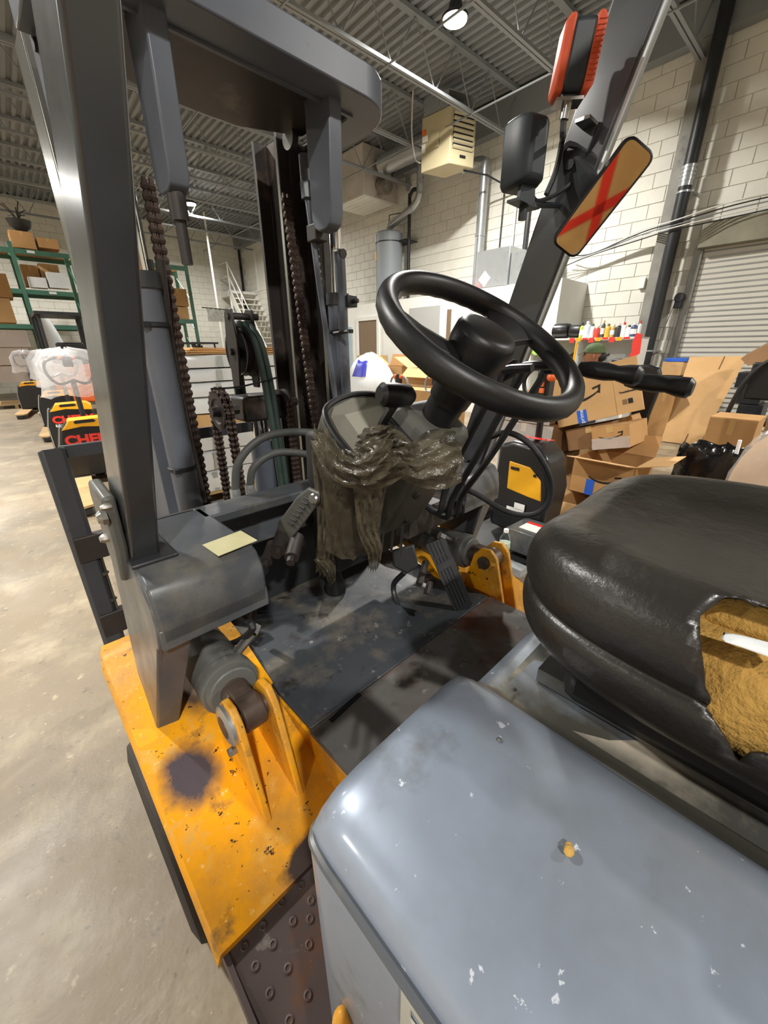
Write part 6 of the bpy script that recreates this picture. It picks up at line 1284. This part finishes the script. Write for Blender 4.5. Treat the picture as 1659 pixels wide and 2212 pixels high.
q = BX(1200, 712, XS + .15); t = thing('electric_motor', 'glossy black drum motor on the left of the white shelf', 'motor', B(XS + .15, q.y, zt)); mb = MB(RB); mb.lathe([(0, -.24), (.1, -.24), (.115, -.22), (.115, .0), (.10, .015), (0, .015)], (XS + .15, q.y, zt + .118), (0, 1, 0), n=22); obj('drum', mb, m_tbody, t); mb = MB(RB); mb.lathe([(0, .02), (.09, .02), (.095, .05), (.095, .17), (.08, .19), (0, .19)], (XS + .15, q.y - .45, zt + .105), (0, 1, 0), n=22); obj('end_bell', mb, m_bplastic, t)
q = BX(1150, 755, XS - .2); t = thing('hose_coil', 'neon green hose coil hanging at the shelf end', 'hose', B(XS - .2, q.y, q.z))
for k in range(6): mb = MB(RB); rr = .13 + .02 * (k % 3); mb.tube([(XS - .01 - .012 * k, q.y + rr * math.sin(a_) * .7, q.z + .12 + rr * 1.2 * math.cos(a_)) for a_ in [2 * math.pi * i / 12 for i in range(13)]], .011, n=6, sm=3); obj('hose_loop', mb, mat('neon_green', '#9fd651', .45), t)
tt = thing('yellow_pole', 'yellow plastic pole standing at the shelf front', 'pole', B(XS - .05, BX(1246, 760, XS - .05).y, 0)); q = BX(1246, 740, XS - .05); mb = MB(RB); mb.cyl((XS - .05, q.y, .02), (XS - .05, q.y, q.z), .018, n=8); obj('shaft', mb, m_yel, tt)
for k, (px_, m_, lab, s_) in enumerate(((1215, m_card, 'brown carton on the middle shelf behind the black motor', .22), (1290, m_foam, 'white foam block on the middle shelf above the green cap', .2), (1345, m_black, 'dark power tool on the middle shelf', .14))):
    q = BX(px_, 745, XS + .1); t = thing('shelf_item', lab, 'shelf item', B(XS + .1, q.y, zt - .42), 'goods on the middle shelf'); mb = MB(RB); mb.box((XS + .15, q.y, zt - .42 + s_ * .42), (.2, s_ * 1.4, s_ * .8)); ob_ = obj('body', mb, m_, t, bevel=.02)
    mb = MB(RB); mb.cyl((XS + .1, q.y - s_ * .5, zt - .42 + s_ * .6), (XS + .05, q.y - s_ * 1.1, zt - .42 + s_ * .9), .018, n=8); obj('handle', mb, m_black, t)

# ---- leaning cardboard, cartons and crates by the roller door
b0, b1 = BX(1430, 942, 7.0), BX(1512, 950, 7.0); t0, t1 = BX(1490, 771, 7.45), BX(1616, 769, 7.45)
b0.z = .015; b1.z = .015
t = thing('flat_carton', 'tall flat cardboard panel leaning by the roller door', 'cardboard', B((b0.x + t0.x) / 2, (b0.y + b1.y) / 2, 0)); mb = MB(RB); mb.prism([b0, b1, t1, t0], (.012, 0, 0)); pn_ = obj('panel', mb, m_card2, t)
for (f0, f1, x_) in ((0, .12, .62), (.86, 1, .62)):
    a_, c_ = b0.lerp(b1, x_).lerp(t0.lerp(t1, x_), f0), b0.lerp(b1, x_).lerp(t0.lerp(t1, x_), f1); mb = MB(RB); mb.tube([a_ + Vector((-.004, 0, 0)), c_ + Vector((-.004, 0, 0))], .006, n=4, sm=0); obj('slot', mb, m_card3, pn_)
carton('tan carton standing behind the leaning panel', (1395, 925), (1440, 925), (1395, 830), 'x', 7.1, .5, m_card, floor=True)
carton('small carton lying on the dark crate near the shelf', (1425, 810), (1470, 810), (1425, 782), 'x', 7.8, .4, m_card2)
carton('dark plastic crate under the small carton by the door', (1425, 850), (1475, 850), (1425, 812), 'x', 7.8, .4, m_greyd, name='crate', cat='crate', tape=False, floor=True)
carton('shallow blue tray on top of the small carton', (1435, 781), (1482, 779), (1435, 774), 'x', 7.8, .3, m_blue, name='tray', cat='tray', tape=False)
carton('plain brown carton on the floor at the right', (1508, 985), (1612, 990), (1508, 898), 'x', 5.6, .5, m_card, floor=True)
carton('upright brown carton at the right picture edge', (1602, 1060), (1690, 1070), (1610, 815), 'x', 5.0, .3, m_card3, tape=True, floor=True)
for k in range(3): carton(('lowest', 'middle', 'upper')[k] + ' black slatted crate in the stack by the roller door', (1585, 905 - k * 34), (1640, 905 - k * 34), (1585, 873 - k * 34), 'x', 6.6, .5, m_black, name='crate', cat='crate', tape=False, group='black crates by the roller door')
q = BX(1628, 850, 6.2); t = thing('stacked_chair', 'black curved chair frame beside the black crates', 'chair', B(6.2, q.y, 0)); mb = MB(RB); mb.tube([(6.2, q.y + .2, .4), (6.2, q.y + .12, .9), (6.2, q.y - .02, 1.15), (6.2, q.y - .2, 1.2)], .025, n=8); obj('frame', mb, m_bplastic, t); mb = MB(RB); mb.box((6.3, q.y - .1, .95), (.05, .4, .4)); obj('backrest', mb, m_bplastic, t, bevel=.02); mb = MB(RB); mb.box((6.4, q.y - .05, .5), (.4, .42, .06)); obj('seat', mb, m_bplastic, t, bevel=.02)
for dx in (.22, .58):
    for dy in (-.2, .12): mb = MB(RB); mb.cyl((6.2 + dx, q.y + dy, 0), (6.2 + dx, q.y + dy, .48), .015, n=6); obj('leg', mb, m_black, t)
q0, q1 = BX(1500, 790, 6.9), BX(1659, 745, 6.9); t = thing('cardboard_sheet', 'big slanting cardboard sheet above the crates at the right', 'sheet', B(6.9, q1.y, .9)); mb = MB(RB); mb.prism([BX(1600, 775, 6.9), BX(1615, 790, 6.9), BX(1700, 780, 6.7), BX(1700, 735, 6.9), BX(1655, 745, 6.9)], (.3, 0, .05)); obj('sheet', mb, m_card3, t)
# ---- bin with black liner, wrapped bundle at the edge
q = BZ(1535, 1040, .0); c = BX(1533, 1010, 3.9)
t = thing('waste_bin', 'waste bin lined with a glossy black bag and a white stick', 'bin', B(4.1, c.y, 0)); bx_, by_ = 4.1, c.y; zt_ = BX(1533, 978, 3.9).z
m_liner = mat('bin_liner', '#0e0e10', .16, bump=.5, bscale=14, spec=.7)
mb = MB(RB); mb.lathe([(.0, 0), (.2, 0), (.235, zt_ - .03), (.225, zt_ - .03), (.19, .02), (0, .02)], (bx_, by_, 0), n=24); obj('bin', mb, m_greyd, t)
mb = MB(RB); rows = []
for j, (z, r_) in enumerate(((zt_ - .28, .265), (zt_ - .2, .27), (zt_ - .1, .262), (zt_ - .02, .255), (zt_ + .01, .245), (zt_ - .01, .222), (zt_ - .12, .21), (zt_ - .3, .2))):
    rows.append([Vector((bx_ + (r_ + .012 * math.sin(i * 2.3 + j)) * math.cos(2 * math.pi * i / 32), by_ + (r_ + .015 * math.sin(i * 1.7 + j * 2)) * math.sin(2 * math.pi * i / 32), z + .02 * math.sin(i * 1.3 + j * .8))) for i in range(33)])
mb.grid(rows); obj('bag_liner', mb, m_liner, t, ang=70)
a_, b2 = BX(1588, 1000, 3.95), BX(1600, 950, 3.95); mb = MB(RB); mb.cyl((3.95, a_.y, a_.z - .2), (3.93, b2.y, b2.z), .012, n=8); obj('white_stick', mb, m_wht, t)
c = BX(1665, 1000, 3.3); t = thing('wrapped_bundle', 'bundle in clear stretch film at the right picture edge', 'bundle', B(3.4, c.y, 0)); mb = MB(RB); mb.sph((3.5, c.y - .05, .42), (.2, .24, .42), 18, 12); obj('bundle', mb, m_card2, t, ang=80)
mb = MB(RB); vs = []; NU, NV = 30, 16
for j in range(NV + 1):
    for i in range(NU): ph, th = math.pi * j / NV, 2 * math.pi * i / NU; f_ = 1.05 + .03 * math.sin(9 * ph + 4 * th) + .02 * math.sin(7 * th); vs.append(Vector((3.5 + .2 * f_ * math.sin(ph) * math.cos(th), c.y - .05 + .24 * f_ * math.sin(ph) * math.sin(th), .44 + .42 * f_ * math.cos(ph))))
mb.add(vs, [(j * NU + i, (j + 1) * NU + i, (j + 1) * NU + (i + 1) % NU, j * NU + (i + 1) % NU) for j in range(NV) for i in range(NU)]); obj('stretch_film', mb, m_wrap, t, ang=80)

# ---- tall cartons with red tape behind the viewer (seen in the mirror)
dv = (mcn - CAM).normalized(); rf = (dv - 2 * dv.dot(mn) * mn).normalized(); c = mcn + rf * 2.6; fl_ = Vector((rf.x, rf.y, 0)).normalized(); sdm = Vector((-fl_.y, fl_.x, 0))
for k, (off, wd_, hh_, m_, lab) in enumerate(((-.5, 1.0, 2.5, m_card2, 'tall tan carton with a red tape cross, seen in the mirror'), (.56, 1.0, 2.2, m_card, 'tall brown carton beside the taped one, seen in the mirror'))):
    o_ = Vector((c.x, c.y, 0)) + sdm * off; t = thing('tall_carton', lab, 'box', o_ + sdm * wd_ / 2 + fl_ * .4); mb = MB(); mb.prism([o_, o_ + sdm * wd_, o_ + sdm * wd_ + UP * hh_, o_ + UP * hh_], fl_ * .7); obj('body', mb, m_, t, bevel=.006)
    if k == 0:
        for (x0, z0, x1, z1) in ((.5, .1, .52, 2.4), (.1, c.z - .28, .95, c.z + .22)):
            p0, p1 = o_ + sdm * x0 + UP * z0 - fl_ * .004, o_ + sdm * x1 + UP * z1 - fl_ * .004; w2 = (p1 - p0).normalized().cross(fl_) * .03; mb = MB(); mb.prism([p0 - w2, p0 + w2, p1 + w2, p1 - w2], fl_ * .002); obj('red_tape', mb, m_redink, t)

# ---- crumbs of torn foam on the hood
for k, (q, z_, r_) in enumerate((((1228, 1842), .937, .005), ((1078, 1600), .936, .0025), ((1112, 1492), .885, .003))):
    p = PZ(*q, z_); mb = MB(); mb.sph(p + Vector((0, 0, r_ * .5)), (r_, r_ * .8, r_ * .6), 8, 6); mb.sph(p + Vector((r_ * .8, r_ * .3, r_ * .35)), (r_ * .6, r_ * .6, r_ * .4), 7, 5)
    tag(obj('foam_crumb', mb, (m_foamy, m_cyl, m_ink)[k]), ('yellow foam crumb lying on the grey hood', 'tiny grey pebble on the hood near the seat pan', 'small dark chip beside the seat pan edge')[k], 'crumb')
